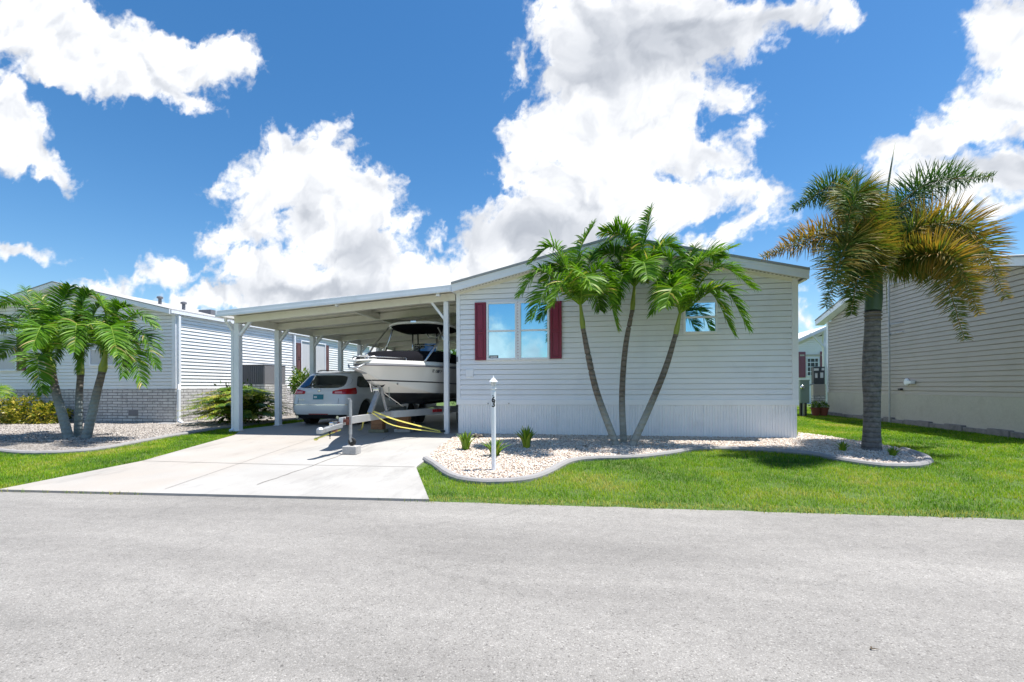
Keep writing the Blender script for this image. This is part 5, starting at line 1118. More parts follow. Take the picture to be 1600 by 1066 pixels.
# white flowering shrub between the posts, and the plant at the far left edge
q = at_depth(458, 640, 15.4); SB = thing('shrub', 'light green shrub with white flowers beyond the second carport post', 'bush', (q.x - .25, q.y + .9, 0)); sx0, sy0 = q.x - .25, q.y + .9
leafcloud('foliage', SB, (sx0, sy0, 1.22), (.42, .45, .45), 1700, .10, 'bushleaf', (.62, .2), rng, .45, .2); b = MB()
for k in range(7): a = k * .9; b.tube([(sx0, sy0, 0), (sx0 + .12 * math.sin(a), sy0 + .12 * math.cos(a), .6), (sx0 + .28 * math.sin(a), sy0 + .28 * math.cos(a), 1.3)], [.02, .016, .008], 6)
b.build('stem', 'stem', SB)
M['petal'] = mat('white_petals', (.8, .8, .76), .6)
b = MB()
for k in range(26):
    d = nrm(rng.normal(0, 1, 3)); p = Vector((sx0, sy0, 1.25)) + Vector(d * np.array([.42, .45, .42]))
    for j in range(5): a = j * 1.2566; b.add([p, p + Vector((math.cos(a) * .03, -.008, math.sin(a) * .03)), p + Vector((math.cos(a + .5) * .045, 0, math.sin(a + .5) * .045)), p + Vector((math.cos(a + 1) * .03, -.008, math.sin(a + 1) * .03))], [(0, 1, 2, 3)])
b.build('flower', 'petal', SB, fixn=False); 
q = P(-22, 668); rng = np.random.RandomState(77); AP = thing('areca_palm', 'small feathery palm at the left edge behind the croton bush', 'palm tree', (q.x, q.y, 0))
for k in range(9):
    a = k * .75; o_ = np.array([q.x, q.y, .3]); e_ = np.array([math.cos(a) * .75, math.sin(a) * .5, 0]); frond('frond', AP, [o_, o_ + e_ * .5 + np.array([0, 0, .8]), o_ + e_ * 1.0 + np.array([0, 0, .55])], 26, .30, .02, .3, rng.uniform(.45, .7), 'frond', rng, rad=.008)
MB().tube([(q.x, q.y, -.02), (q.x, q.y, .35)], [.06, .04], 8).build('trunk', 'trunkA', AP)

# ------------------------------------------------------------------ aloes and pots
M['aloe'] = leaf_mat('aloe_leaf', [(.04, .12, .012), (.10, .22, .015), (.20, .33, .02), (.40, .44, .05)], .15, .4)
def aloe(px, py, w_px, h_px, n, label, seed, wid=.085, group=None):
    q = P(px, py); Z = (q - CAM).dot(fw); s = Z / 750; hh = h_px * s; ww = w_px * s / 2; rng = np.random.RandomState(seed)
    V, Q, T = [], [], []; c = 0
    for k in range(n):
        az = k * 2.4 + rng.uniform(-.3, .3); e = (k + .5) / n; lean = ww * (e ** .6) * rng.uniform(.75, 1.1); H_ = hh * (1 - .35 * e) * rng.uniform(.85, 1.05)
        b0 = np.array([math.cos(az), math.sin(az), 0]) * .05 * e; tip = np.array([math.cos(az) * lean, math.sin(az) * lean, H_]); mid = np.array([math.cos(az) * lean * .42, math.sin(az) * lean * .42, H_ * .6])
        C_ = bez([b0, mid, tip], 8); Tn = nrm(np.gradient(C_, axis=0)); sd_ = np.array([-math.sin(az), math.cos(az), 0]); ot = np.cross(sd_, Tn); wv = wid * np.array([.9, 1, .95, .82, .65, .45, .25, .02]); tin = rng.uniform(.3, .85)
        for i in range(8):
            V += [C_[i] - sd_ * wv[i] / 2, C_[i] - ot[i] * wv[i] * .28, C_[i] + sd_ * wv[i] / 2, C_[i] + ot[i] * wv[i] * .10]; T += [min(1, tin + .15)] + [tin * .8] + [min(1, tin + .15)] + [tin]
        for i in range(7):
            for j in range(4): Q.append((c + i * 4 + j, c + i * 4 + (j + 1) % 4, c + i * 4 + 4 + (j + 1) % 4, c + i * 4 + 4 + j))
        c += 32
    o = link_mesh(np_mesh('aloe_plant', np.array(V), quads=np.array(Q), tint=np.array(T)), 'aloe_plant', M['aloe']); o.location = (q.x, q.y, q.z + .02)
    return tag(o, label, 'plant', group)
gp_ = 'spiky aloe clumps in the front gravel bed'
aloe(728, 706, 40, 36, 24, 'spiky aloe clump nearest the carport post', 1, group=gp_)
aloe(773, 716, 62, 34, 22, 'wide spiky aloe clump behind the white lamp post', 2, .07, gp_)
aloe(823, 703, 42, 40, 26, 'spiky aloe clump standing right of the lamp post below the window', 3, group=gp_)
aloe(1317, 708, 30, 18, 26, 'small low succulent left of the foxtail palm trunk', 4, .045, gp_)
aloe(1395, 716, 28, 18, 24, 'small low succulent right of the foxtail palm trunk', 5, .045, gp_)
for px, lb in ((1274.5, 'terracotta pot with a small plant next to the pedestal legs'), (1287, 'terracotta pot with a small plant at the taupe house corner')):
    q = P(px, 650.5); t = thing('flower_pot', lb, 'plant pot', q, 0, 'potted plants by the taupe house corner')
    MB().lathe([(.10, 0), (.15, .26), (.165, .26), (.17, .31), (.14, .31), (.13, .27)], (0, 0, 0), 18).build('pot', 'terra', t, local=True, auto=40)
    leafcloud('foliage', t, (q.x, q.y, q.z + .38), (.15, .15, .12), 160, .09, 'bushleaf', (.6, .2), rng, .4, .2)
# dark coiled rock pile by the skirt, and a dark chip on gravel / road
q = P(746, 687); b = MB()
for k in range(26):
    a = rnd.uniform(0, 6.28); r_ = rnd.uniform(0, .13); p = Vector((r_ * math.cos(a), r_ * .6 * math.sin(a), rnd.uniform(.0, .06))); s = rnd.uniform(.02, .045)
    b.lathe([(s * .5, 0), (s, s * .4), (s * .8, s * .9), (s * .2, s * 1.1)], p, 6)
o = b.build('rock_pile', mat('dark_mottled_rock', (.16, .14, .12), .9, var=.7, scale=30, bump=1, dirt=(.5, .46, .40), dscale=20), None, local=True); o.location = (q.x, q.y, q.z + .03)
tag(o, 'small mottled dark rock pile against the white skirting', 'rocks')
for px, py, lb in ((185, 688.5, 'dark fallen twig lying on the gravel right of the stout palms'), (1360, 1020, 'small dark twig lying on the asphalt at lower right'), (912, 702, 'dark twig on pale gravel left of the slender palms')):
    q = P(px, py); b = MB()
    for k in range(4): a = rnd.uniform(-.5, .5) + k * .4; b.tube([(0, 0, .01), (.04 * math.cos(a), .03 * math.sin(a), .02), (.09 * math.cos(a + .3), .05 * math.sin(a + .3), .012)], [.006, .006, .003], 5)
    o = b.build('twig', 'stem', None, local=True); o.location = (q.x, q.y, (q.z if py < 900 else -.20) + (.045 if py < 900 else 0)); o.scale = (.45, .45, .45) if py > 900 else (1, 1, 1); tag(o, lb, 'twig')
# ------------------------------------------------------------------ the parked car (local: x across, y forward, rear at y = 0)
CARL, CARW = 4.75, .96
K = thing('parked_car', 'white sport utility car parked under the carport with its tail to the street', 'car', (-7.60, 12.22, .0), R(-1.5))
def prof(z, tab): return float(np.interp(z, [a for a, b in tab], [b for a, b in tab]))
REAR = [(.22, .14), (.34, .05), (.45, .0), (.62, .0), (.68, .03), (.95, .07), (1.02, .10), (1.10, .16), (1.42, .46), (1.50, .56), (1.56, .80), (1.605, 1.3), (1.62, 1.8)]
FRNT = [(.22, 4.55), (.34, 4.68), (.5, 4.75), (.75, 4.70), (.88, 4.50), (.97, 3.95), (1.02, 3.55), (1.42, 2.85), (1.50, 2.65), (1.56, 2.45), (1.605, 2.2), (1.62, 2.0)]
WID = [(.22, .86), (.30, .93), (.5, .96), (.72, .965), (.90, .95), (1.02, .91), (1.42, .73), (1.50, .68), (1.56, .60), (1.605, .45), (1.62, .2)]
def nz(z): return float(np.interp(z, [1.0, 1.45, 1.6], [8.0, 6.0, 3.6]))
def sx(z, t):                                  # superellipse outline of the body at a height
    # t 0..4: right side going forward, front going left, left side going back, rear going right
    y0, y1, w = prof(z, REAR), prof(z, FRNT), prof(z, WID); k = int(t) % 4; f = t - int(t); E = .93
    if k in (0, 2):
        ya, yb = rear_y(E * w, z), (y0 + y1) - rear_y(E * w, z); y = ya + (yb - ya) * (f if k == 0 else 1 - f); return ((1 if k == 0 else -1) * side_x(y, z), y, z)
    x = E * w * math.sin(math.pi / 2 * (1 - 2 * f)) if k == 1 else -E * w * math.sin(math.pi / 2 * (1 - 2 * f)); yr = rear_y(x, z); return (x, (y0 + y1) - yr if k == 1 else yr, z)
def rear_y(x, z):
    y0, y1, w = prof(z, REAR), prof(z, FRNT), prof(z, WID); n = nz(z)
    return (y0 + y1) / 2 - (y1 - y0) / 2 * (max(0, 1 - min(1, abs(x) / w) ** n)) ** (1 / n)
def side_x(y, z):
    y0, y1, w = prof(z, REAR), prof(z, FRNT), prof(z, WID); n = nz(z)
    return w * (max(0, 1 - min(1, abs(y - (y0 + y1) / 2) / ((y1 - y0) / 2)) ** n)) ** (1 / n)
zs = [.22, .26, .30, .36, .42, .48, .54, .60, .64, .68, .74, .80, .86, .90, .94, .98, 1.02, 1.06, 1.10, 1.18, 1.26, 1.34, 1.42, 1.46, 1.50, 1.53, 1.56, 1.585, 1.605, 1.615, 1.62]
WHY = (.98, 3.80); WR = .365
b = MB(); NS, NE = 90, 24; TT_ = [i / NS for i in range(NS)] + [1 + i / NE for i in range(NE)] + [2 + i / NS for i in range(NS)] + [3 + i / NE for i in range(NE)]; nT = len(TT_); rows = [[sx(z, t) for t in TT_] for z in zs]
vs = [p for r_ in rows for p in r_]; fs = []
for i in range(len(zs) - 1):
    for k in range(nT):
        q = [i * nT + k, i * nT + (k + 1) % nT, (i + 1) * nT + (k + 1) % nT, (i + 1) * nT + k]
        c = [sum(vs[j][a] for j in q) / 4 for a in range(3)]
        if abs(c[0]) > .7 and any((c[1] - wy) ** 2 + (c[2] - .34) ** 2 < (WR + .075) ** 2 for wy in WHY): continue     # wheel arches
        fs.append(tuple(q))
fs.append(tuple((len(zs) - 1) * nT + k for k in range(nT)))
b.add(vs, fs); body = b.build('body', 'car', K, local=True, smooth=True)
b = MB().box(-.84, .84, .25, 4.5, .24, .60); b.build('underbody', 'black', K, local=True)
b = MB()
for wy in WHY:
    for s_ in (-1, 1):                          # arch liners with a rounded lip
        rows = []
        for rr2, xo in ((WR + .10, .0), (WR + .055, .012), (WR + .045, -.02), (WR + .045, -.22)):
            row = []
            for k in range(19):
                a = R(-12) + R(204) * k / 18; y = wy + rr2 * math.cos(a); z = .34 + rr2 * math.sin(a)
                row.append((s_ * (max(.80, side_x(y, max(z, .24))) + xo + .002), y, z))
            rows.append(row)
        MB().grid(rows).build('wheel_arch', 'car', body, local=True, smooth=True)
def patch_rear(x0, x1, z0, z1, off, name, m_, parent=K, round_=.0, nx=16, nz=8, taper=0, curve=0):
    rows = []
    for j in range(nz + 1):
        v = j / nz; row = []
        for i in range(nx + 1):
            u = i / nx; 
            vv = (v * 2 - 1); sh = 1 - round_ * abs(vv) ** 4 * .12
            x = (x0 + x1) / 2 + (x1 - x0) / 2 * (u * 2 - 1) * sh * (1 - taper * v); z = z0 + (z1 - z0) * v + curve * (1 - (2 * u - 1) ** 2)
            zz = (z0 + z1) / 2 + (z - (z0 + z1) / 2) * (1 - round_ * abs(2 * u - 1) ** 6 * .25); row.append((x, rear_y(x, zz) - off, zz))
        rows.append(row)
    bb = MB().grid(rows); edge = rows
    return bb.build(name, m_, parent, local=True, smooth=True)
def patch_side(s_, y0, y1, z0, z1, off, name, m_, parent=K, ya=0, yb=0, ny=16, nz=6, rnd_=.3):
    """ya / yb: how much the rear / front edge leans with height"""
    rows = []
    for j in range(nz + 1):
        v = j / nz; row = []
        for i in range(ny + 1):
            u = i / ny; z = (z0 + z1) / 2 + (z1 - z0) * (v - .5) * (1 - rnd_ * abs(2 * u - 1) ** 8); y = (y0 + ya * v) + ((y1 + yb * v) - (y0 + ya * v)) * u; row.append((s_ * (side_x(y, z) + off), y, z))
        rows.append(row)
    return MB().grid(rows).build(name, m_, parent, local=True, smooth=True)
patch_rear(-.80, .80, 1.075, 1.44, .006, 'rear_window', 'carglass', round_=1, taper=.10)
patch_rear(-.012, .30, 1.18, 1.19, .03, 'wiper', 'black', nx=4, nz=1)
patch_rear(-.60, .60, 1.50, 1.515, .03, 'spoiler', 'car', nx=8, nz=1)
for s_ in (-1, 1):
    patch_side(s_, .62, 1.55, 1.09, 1.42, .006, 'side_window', 'carglass', ya=.22, yb=.02)
    patch_side(s_, 1.62, 3.05, 1.075, 1.43, .006, 'side_window', 'carglass', ya=.02, yb=-.42)
    # tail lamps wrap round the corner
    rows = []
    for j in range(7):
        v = j / 6; row = []
        for i in range(15):
            u = i / 14; x = .42 + .50 * u; hgt = .035 + .065 * u ** .7; z = .955 + .045 * u + (v - .5) * 2 * hgt * (1 - .6 * max(0, u - .92) / .08)
            w_ = prof(z, WID)
            if u < .62: xx = .42 + (w_ * .93 - .42) * u / .62; p = (s_ * xx, rear_y(xx, z) - .012, z)
            else: y = rear_y(w_ * .93, z) + (u - .62) / .38 * .24; p = (s_ * (side_x(y, z) + .010), y, z)
            row.append(p)
        rows.append(row)
    tl = MB().grid(rows).build('tail_lamp', 'red', K, local=True, smooth=True)
    patch_rear(s_ * .50, s_ * .70, .925, .985, .016, 'reversing_lens', 'lenspale', tl, nx=6, nz=3)
    # roof rails, mirrors, handles
    pts = [(s_ * .60, .95 + t * 2.0, 1.575 + .055 * math.sin(math.pi * min(1, max(0, t))) ** .4) for t in [i / 12 for i in range(13)]]
    MB().tube(pts, .016, 6).build('roof_rail', 'chrome' if 0 else 'acgrey', K, local=True, smooth=True)
    MB().lathe([(.02, -.10), (.07, -.07), (.085, 0), (.07, .06), (.02, .08)], (s_ * 1.02, 3.05, 1.06), 10, 'x').build('door_mirror', 'car', K, local=True, smooth=True)
    for y in (1.75, 2.75): MB().bar((s_ * (side_x(y, .93) + .02), y - .10, .93), (s_ * (side_x(y, .93) + .02), y + .10, .935), .025, .03).build('door_handle', 'car', K, local=True, bevel=.008)
    b = MB()
    for y in (1.58, 2.62, 3.55): b.bar((s_ * (side_x(y, .4) + .001), y, .42), (s_ * (side_x(y, 1.0) + .001), y, 1.03), .006, .008, (1, 0, 0))
    b.build('door_gap', 'black', body, local=True)
    MB().tube([(s_ * .62, .10, .27), (s_ * .62, -.02, .27)], .04, 10).build('exhaust_tip', 'chrome', K, local=True)
patch_rear(-.93, .93, .60, .622, .006, 'chrome_strip', 'chrome', nx=20, nz=1)
patch_rear(-.80, .80, .22, .335, .012, 'rear_diffuser', 'black', nx=16, nz=3)
patch_rear(-.30, .30, .34, .36, .012, 'rear_reflector', 'red', nx=6, nz=1)
pl_ = patch_rear(-.16, .16, .76, .90, .012, 'number_plate', 'teal', nx=4, nz=2)
MB().box(-.13, -.04, -.0, .004, 0, .05).build('plate_mark', 'paper', pl_, local=True).location = (0, rear_y(0, .83) - .018, .80)
q = MB().lathe([(.045, 0), (.05, -.006), (.03, -.01)], (0, rear_y(0, 1.01) - .008, 1.005), 16, 'y').build('emblem', 'chrome', K, local=True, smooth=True)
b = MB()
for x in (-.62, .62): b.bar((x, rear_y(x, .64) - .004, .64), (x * .98, rear_y(x, 1.05) - .004, 1.05), .006, .006)
b.build('tailgate_gap', 'black', body, local=True)
b = MB()
for i, ww in enumerate((.03, .02, .03, .03)): b.box(-.58 + i * .04, -.58 + i * .04 + ww * .8, -.004, 0, 0, .022)
o = b.build('badge', 'chrome', body, local=True); o.location = (-.0, rear_y(.5, .74) - .008, .74)
def wheel(x, y, z, r, w, parent, name='wheel'):
    t = MB().lathe([(r * .62, -w / 2), (r * .9, -w / 2), (r, -w * .38), (r, w * .38), (r * .9, w / 2), (r * .62, w / 2)], (x, y, z), 32, 'x').build(name, 'rubber', parent, local=True, smooth=True)
    sg = 1 if x > 0 else -1; xo = x + sg * w * .42
    b = MB().lathe([(r * .66, -.02 * sg), (r * .66, .012 * sg), (r * .60, .012 * sg), (r * .60, -.02 * sg)], (xo, y, z), 28, 'x'); b.lathe([(r * .16, -.01), (r * .16, .016), (.01, .018)], (xo - .0, y, z), 12, 'x')
    for k in range(7): a = k * 2 * math.pi / 7; b.bar((xo, y + r * .1 * math.cos(a), z + r * .1 * math.sin(a)), (xo, y + r * .62 * math.cos(a), z + r * .62 * math.sin(a)), .055, .02, (1, 0, 0))
    b.build('rim', 'chrome', t, local=True); MB().lathe([(r * .6, -.01), (r * .6, .0)], (xo - sg * .05, y, z), 20, 'x').build('brake_disc', 'black', t, local=True); return t
for wy in WHY:
    for s_ in (-1, 1): wheel(s_ * .83, wy, WR - .01, WR, .235, K)
MB().tube([(.12, 1.05, 1.60), (.03, 1.25, 1.74)], [.008, .004], 5).build('roof_aerial', 'black', K, local=True)

# ------------------------------------------------------------------ boat (local: x across, y aft, bow tip at y = 0)
BX, BY = -4.45, 8.42
B = thing('motor_boat', 'white motor boat with black bottom and black hardtop on a trailer under the carport', 'boat', (BX, BY, 0), 0)
LB = 6.9
def hb(s): return .93 * (1 - (1 - min(1, s / 3.3)) ** 2.15)          # half beam at the sheer
def shz(s): return 1.56 + .05 * min(1, s / 3)                          # sheer height
def keel(s):                                                           # stem and keel profile
    return float(np.interp(s, [0, .35, .75, 1.15, 1.6, 2.2, 3.2, 6.9], [1.53, 1.38, 1.20, 1.02, .84, .72, .66, .66]))
def chine(s): k = keel(s); f = min(1, max(0, (s - .35) / 1.9)); return hb(s) * (.30 + .52 * f) * (1 if s > .02 else 0), max(k, 1.42 - .50 * min(1, s / 2.6) ** .8)
def hull_pt(s, u):                       # u 0 keel .. 1 sheer
    cw, cz = chine(s); k, w, t = keel(s), hb(s), shz(s); cz = max(cz, k)
    if u < .42: f = u / .42; return (cw * f, k + (cz - k) * f ** 1.15)
    f = (u - .42) / .58; return (cw + (w - cw) * (f ** 1.25 if s < 2.5 else f ** .8), cz + (t - cz) * f)
ss_ = [0, .04, .1, .2, .35, .55, .75, 1.0, 1.25, 1.5, 1.8, 2.2, 2.7, 3.3, 4, 5, 6, 6.9]
us = [i / 24 for i in range(25)]
def hull(name, zlo, zhi, m_, off=0, parent=B):
    b = MB()
    for sg in (-1, 1):
        rows = []
        for s in ss_:
            row = []
            for u in us:
                x, z = hull_pt(s, u); row.append((sg * (x + off), s, z))
            rows.append(row)
        vs = [p for r_ in rows for p in r_]; n = len(us); fs = []
        for i in range(len(ss_) - 1):
            for k in range(n - 1):
                q = (i * n + k, i * n + k + 1, (i + 1) * n + k + 1, (i + 1) * n + k); zc = sum(vs[j][2] for j in q) / 4
                fs.append(q)
        b.add(vs, fs)
    import bmesh
    me = bpy.data.meshes.new(name); me.from_pydata(b.v, [], b.f); bm = bmesh.new(); bm.from_mesh(me); bmesh.ops.remove_doubles(bm, verts=bm.verts, dist=.0008)
    for zz, side in ((zlo, True), (zhi, False)):
        if zz is None: continue
        bmesh.ops.bisect_plane(bm, geom=bm.verts[:] + bm.edges[:] + bm.faces[:], plane_co=(0, 0, zz), plane_no=(0, .02, 1), clear_inner=side, clear_outer=not side)
    bmesh.ops.recalc_face_normals(bm, faces=bm.faces); bm.to_mesh(me); bm.free()
    o = link_mesh(me, name, M[m_], parent, True, True); e = o.modifiers.new('split', 'EDGE_SPLIT'); e.split_angle = R(40); return o
M['stripe'] = mat('black_stripe', (.02, .02, .025), .3)
hull('hull', 1.00, None, 'gel'); hull('bottom', None, 1.00, 'bottompaint')
hull('boot_stripe', 1.235, 1.262, 'stripe', .004)
b = MB(); 
for sg in (-1, 1): b.tube([(sg * (hb(s) + .012), s - .01 if s == 0 else s, shz(s) - .035) for s in ss_], .016, 8)
b.build('rub_rail', 'acgrey', B, local=True, smooth=True)
b = MB(); b.grid([[(-hull_pt(LB, u)[0], LB, hull_pt(LB, u)[1]) for u in us], [(hull_pt(LB, u)[0], LB, hull_pt(LB, u)[1]) for u in us]]); b.build('transom', 'gel', B, local=True)
# deck with raised toe rail and cambered foredeck
rows = []
for s in ss_:
    w = hb(s) - .0; rows.append([(-w, s, shz(s)), (-w * .97, s + .02, shz(s) + .075 * min(1, s / .3)), (-w * .86, s + .03, shz(s) + .085 * min(1, s / .3)), (0, s + .03, shz(s) + .10 * min(1, s / .5)), (w * .86, s + .03, shz(s) + .085 * min(1, s / .3)), (w * .97, s + .02, shz(s) + .075 * min(1, s / .3)), (w, s, shz(s))])
MB().grid(rows).build('deck', 'gel', B, local=True, smooth=True, auto=50)
# bow pulpit, anchor, roller
b = MB(); b.prism([(-.10, -.14, 1.575), (.10, -.14, 1.575), (.20, .5, 1.63), (-.20, .5, 1.63)], (0, 0, .035)); b.build('bow_pulpit', 'gel', B, local=True, bevel=.01)
b = MB(); b.tube([(0, .55, 1.70), (.02, .15, 1.70), (.03, -.10, 1.63), (.03, -.12, 1.50)], .016, 6); b.tube([(-.13, -.02, 1.52), (-.06, -.12, 1.46), (.03, -.14, 1.45), (.12, -.12, 1.47), (.18, .0, 1.53)], .018, 6); b.bar((.03, -.12, 1.45), (.10, .18, 1.36), .09, .02)
b.build('anchor', 'galv', B, local=True, smooth=True)
MB().tube([(-.04, 0, 1.64), (.08, 0, 1.64)], .04, 10).build('anchor_roller', 'black', B, local=True)
b = MB()
for sg in (-1, 1): b.tube([(sg * (hb(s) - .06), s, shz(s) + .09 + .04) for s in (.25, .5, .8, 1.2)], .011, 6); b.tube([(sg * (hb(.3) - .06), .3, shz(.3) + .07), (sg * (hb(.3) - .06), .3, shz(.3) + .13)], .011, 6); b.tube([(sg * (hb(1.2) - .06), 1.2, shz(1.2) + .07), (sg * (hb(1.2) - .06), 1.2, shz(1.2) + .13)], .011, 6)
b.build('hand_rail', 'steel', B, local=True, smooth=True)
MB().tube([(0, .42, 1.65), (0, .42, 1.73), (.05, .42, 1.75)], .03, 8).build('cleat', 'steel', B, local=True)
# black cover stretched over the open bow and cockpit
rows = []
for s, k in ((1.15, .0), (1.25, .10), (1.6, .20), (2.2, .26), (3.0, .27), (4.2, .27), (5.6, .25), (6.6, .18), (6.75, .0)):
    w = hb(s) - .05; z = shz(s) + .085; sag = .03 * math.sin(s * 5)
    rows.append([(-w, s, z), (-w * .99, s, z + k * .5), (-w * .80, s, z + k * .98 + sag * .3), (-w * .4, s, z + k + sag), (0, s, z + k * 1.04), (w * .4, s, z + k + sag), (w * .80, s, z + k * .98 + sag * .3), (w * .99, s, z + k * .5), (w, s, z)])
MB().grid(rows).build('boat_cover', 'canvas', B, local=True, smooth=True)
# hardtop on its pipe frame
T0, T1, TZ = 2.95, 4.75, 2.63
def topring(z, g, y_off=0): 
    o_ = []
    for k in range(48):
        a = 2 * math.pi * k / 48; c, s = math.cos(a), math.sin(a); n = 3.2
        o_.append(((.87 * g) * math.copysign(abs(c) ** (2 / n), c), (T0 + T1) / 2 + (T1 - T0) / 2 * g * math.copysign(abs(s) ** (2 / n), s), z + .05 * (1 - (c * c)) * 0 + .05 * (1 - abs(c) ** 2)))
    return o_
MB().grid([topring(TZ, .93), topring(TZ, .99), topring(TZ + .03, 1.0), topring(TZ + .055, .985), topring(TZ + .075, .9), topring(TZ + .08, .02)], True).build('hardtop', 'gel', B, local=True, smooth=True)
MB().grid([topring(TZ - .002, .93), topring(TZ - .03, .90), topring(TZ - .09, .72), topring(TZ - .12, .02)], True).build('hardtop_underside', 'canvas', B, local=True, smooth=True)
b = MB(); b.box(-.07, .07, T0 - .012, T0 + .02, TZ + .075, TZ + .115); b.build('top_light', 'chrome', B, local=True)
b = MB()
for sg in (-1, 1):
    b.tube([(sg * (hb(1.9) - .05), 1.75, shz(1.9) + .08), (sg * .80, 2.5, 2.15), (sg * .74, 3.15, TZ - .01)], .022, 8)
    b.tube([(sg * .85, 3.1, 1.95), (sg * .70, 3.3, TZ - .05)], .018, 8); b.tube([(sg * (hb(3.6) - .08), 3.3, shz(3.3) + .08), (sg * .86, 3.2, 1.98), (sg * .60, 3.05, TZ - .05)], .02, 8)
    b.tube([(sg * .35, 3.75, 1.7), (sg * .33, 3.75, TZ - .06)], .02, 8); b.tube([(sg * .40, 4.35, 1.7), (sg * .42, 4.35, TZ - .06)], .02, 8)
    b.tube([(sg * .34, 3.75, 2.05), (sg * .41, 4.35, 2.05)], .014, 8)
b.tube([(-.35, 3.75, 2.2), (.35, 3.75, 2.2)], .014, 8); b.tube([(-.35, 3.75, 1.95), (.35, 3.75, 1.95)], .014, 8); b.tube([(.1, 3.6, 2.52), (.2, 3.55, 2.38), (.38, 3.55, 2.36), (.48, 3.6, 2.5)], .012, 6)
b.build('top_frame', 'steel', B, local=True, smooth=True)
MB().grid([[(-.32, 3.74, 1.9), (.0, 3.70, 1.9), (.32, 3.74, 1.9)], [(-.30, 3.80, 2.25), (0, 3.76, 2.25), (.30, 3.80, 2.25)]]).build('windscreen', 'carglass', B, local=True)
MB().box(-.36, .36, 3.85, 4.5, 1.3, 2.0).build('console', 'gel', B, local=True, bevel=.04)
b = MB(); b.box(-.62, -.30, 6.95, 7.3, 1.0, 1.75); b.box(.30, .62, 6.95, 7.3, 1.0, 1.75)
b = MB().box(-.20, .20, 6.92, 7.35, 1.15, 1.85); b.build('outboard_motor', 'black', B, local=True, bevel=.08)
# registration numbers and small fittings on the port topsides
s_r = 2.08; x_, z_ = hull_pt(s_r, .90)
p0 = Vector((hull_pt(1.95, .87)[0], 1.95, hull_pt(1.95, .87)[1])); p1 = Vector((hull_pt(2.35, .87)[0], 2.35, hull_pt(2.35, .87)[1])); pu = Vector((hull_pt(1.95, .93)[0], 1.95, hull_pt(1.95, .93)[1]))
ux = (p1 - p0).normalized(); uz = (pu - p0); uz = (uz - ux * uz.dot(ux)).normalized(); un = ux.cross(uz)
mt = Matrix((ux, uz, un)).transposed().to_4x4(); mt.translation = p0 + ux * .38 + un * (.008 if un.x > 0 else -.008)
text_mesh('FL 1387 P', 'registration_number', 'stripe', B, .105, mt, local=True, ext=.001)
x_, z_ = hull_pt(1.20, .44); MB().lathe([(.018, -.01), (.022, .012)], (x_ + .01, 1.20, z_), 10, 'x').build('drain_fitting', 'steel', B, local=True)

# ------------------------------------------------------------------ trailer (world coordinates relative to its empty)
JX, JY = -4.30, 7.95
TR = thing('boat_trailer', 'galvanised aluminium boat trailer with a single tongue carrying the white boat', 'trailer', (BX, 8.0, 0), 0)
def T(x, y, z): return (x - BX, y - 8.0, z)
zb_ = .50
b = MB(); b.bar(T(BX, 7.88, zb_ - .01), T(BX, 10.6, zb_), .08, .135); b.build('tongue_beam', 'alu', TR, local=True, bevel=.006)
for sg in (-1, 1):
    b = MB(); b.bar(T(BX + sg * .07, 9.9, zb_ + .002), T(BX + sg * .78, 11.7, zb_ + .002), .07, .15); b.bar(T(BX + sg * .78, 11.7, zb_ + .001), T(BX + sg * .78, 15.3, zb_ + .001), .07, .15); b.build('frame_rail', 'alu', TR, local=True)
    b = MB(); b.bar(T(BX + sg * .35, 11.2, .70), T(BX + sg * .35, 15.1, .70), .09, .05); b.build('bunk', 'canvas', TR, local=True)
b = MB()
for y in (11.5, 13.4, 15.1): b.bar(T(BX - .78, y, zb_ - .06), T(BX + .78, y, zb_ - .06), .07, .07)
b.build('cross_member', 'alu', TR, local=True)
for y in (13.0, 13.85):
    for sg in (-1, 1):
        wheel(sg * .80, y - 8.0, .32, .315, .2, TR)
        b = MB(); rows = []
        for r_, xo in ((.37, .0), (.37, .24)): rows.append([(sg * (.69 + xo), y - 8.0 + r_ * math.cos(R(10 + 160 * k / 12)), .34 + r_ * math.sin(R(10 + 160 * k / 12))) for k in range(13)])
        b.grid(rows).build('mudguard', 'alu', TR, local=True)

# coupler reaching forward-left of the beam, surge brake body, chains
cz = .40
b = MB(); b.bar(T(BX, 7.900, zb_ - .06 - .02), T(BX - .06, 7.629, zb_ - .06 - .05), .08, .08); b.bar(T(BX - .06, 7.629, zb_ - .06 - .05), T(BX - .10, 7.431, zb_ - .06 - .08), .10, .07); b.lathe([(.06, -.02), (.065, .05), (.03, .085)], T(BX - .11, 7.412, zb_ - .06 - .10), 12); b.build('coupler', 'galv', TR, local=True, bevel=.006)
b = MB(); b.bar(T(BX - .04, 7.860, zb_ - .06 + .03), T(BX - .07, 7.676, zb_ - .06 + .02), .09, .06); b.build('brake_actuator', 'chrome', TR, local=True, bevel=.015)
b = MB()
for k in range(5):
    a = k * 1.3; pts = [T(BX - .02 + .03 * math.sin(a), 7.926, zb_ - .06 + .04), T(BX - .07 + .06 * math.sin(a + 1), 7.808, zb_ - .06 - .02 - .05 * (k % 3)), T(BX - .05 + .06 * math.cos(a), 7.715, zb_ - .06 - .12 + .03 * k), T(BX - .09 + .03 * math.sin(a * 2), 7.610, zb_ - .06 - .05)]
    b.tube(bez(pts, 12), .008, 5)
b.build('safety_chain', 'ropered', TR, local=True, smooth=True)
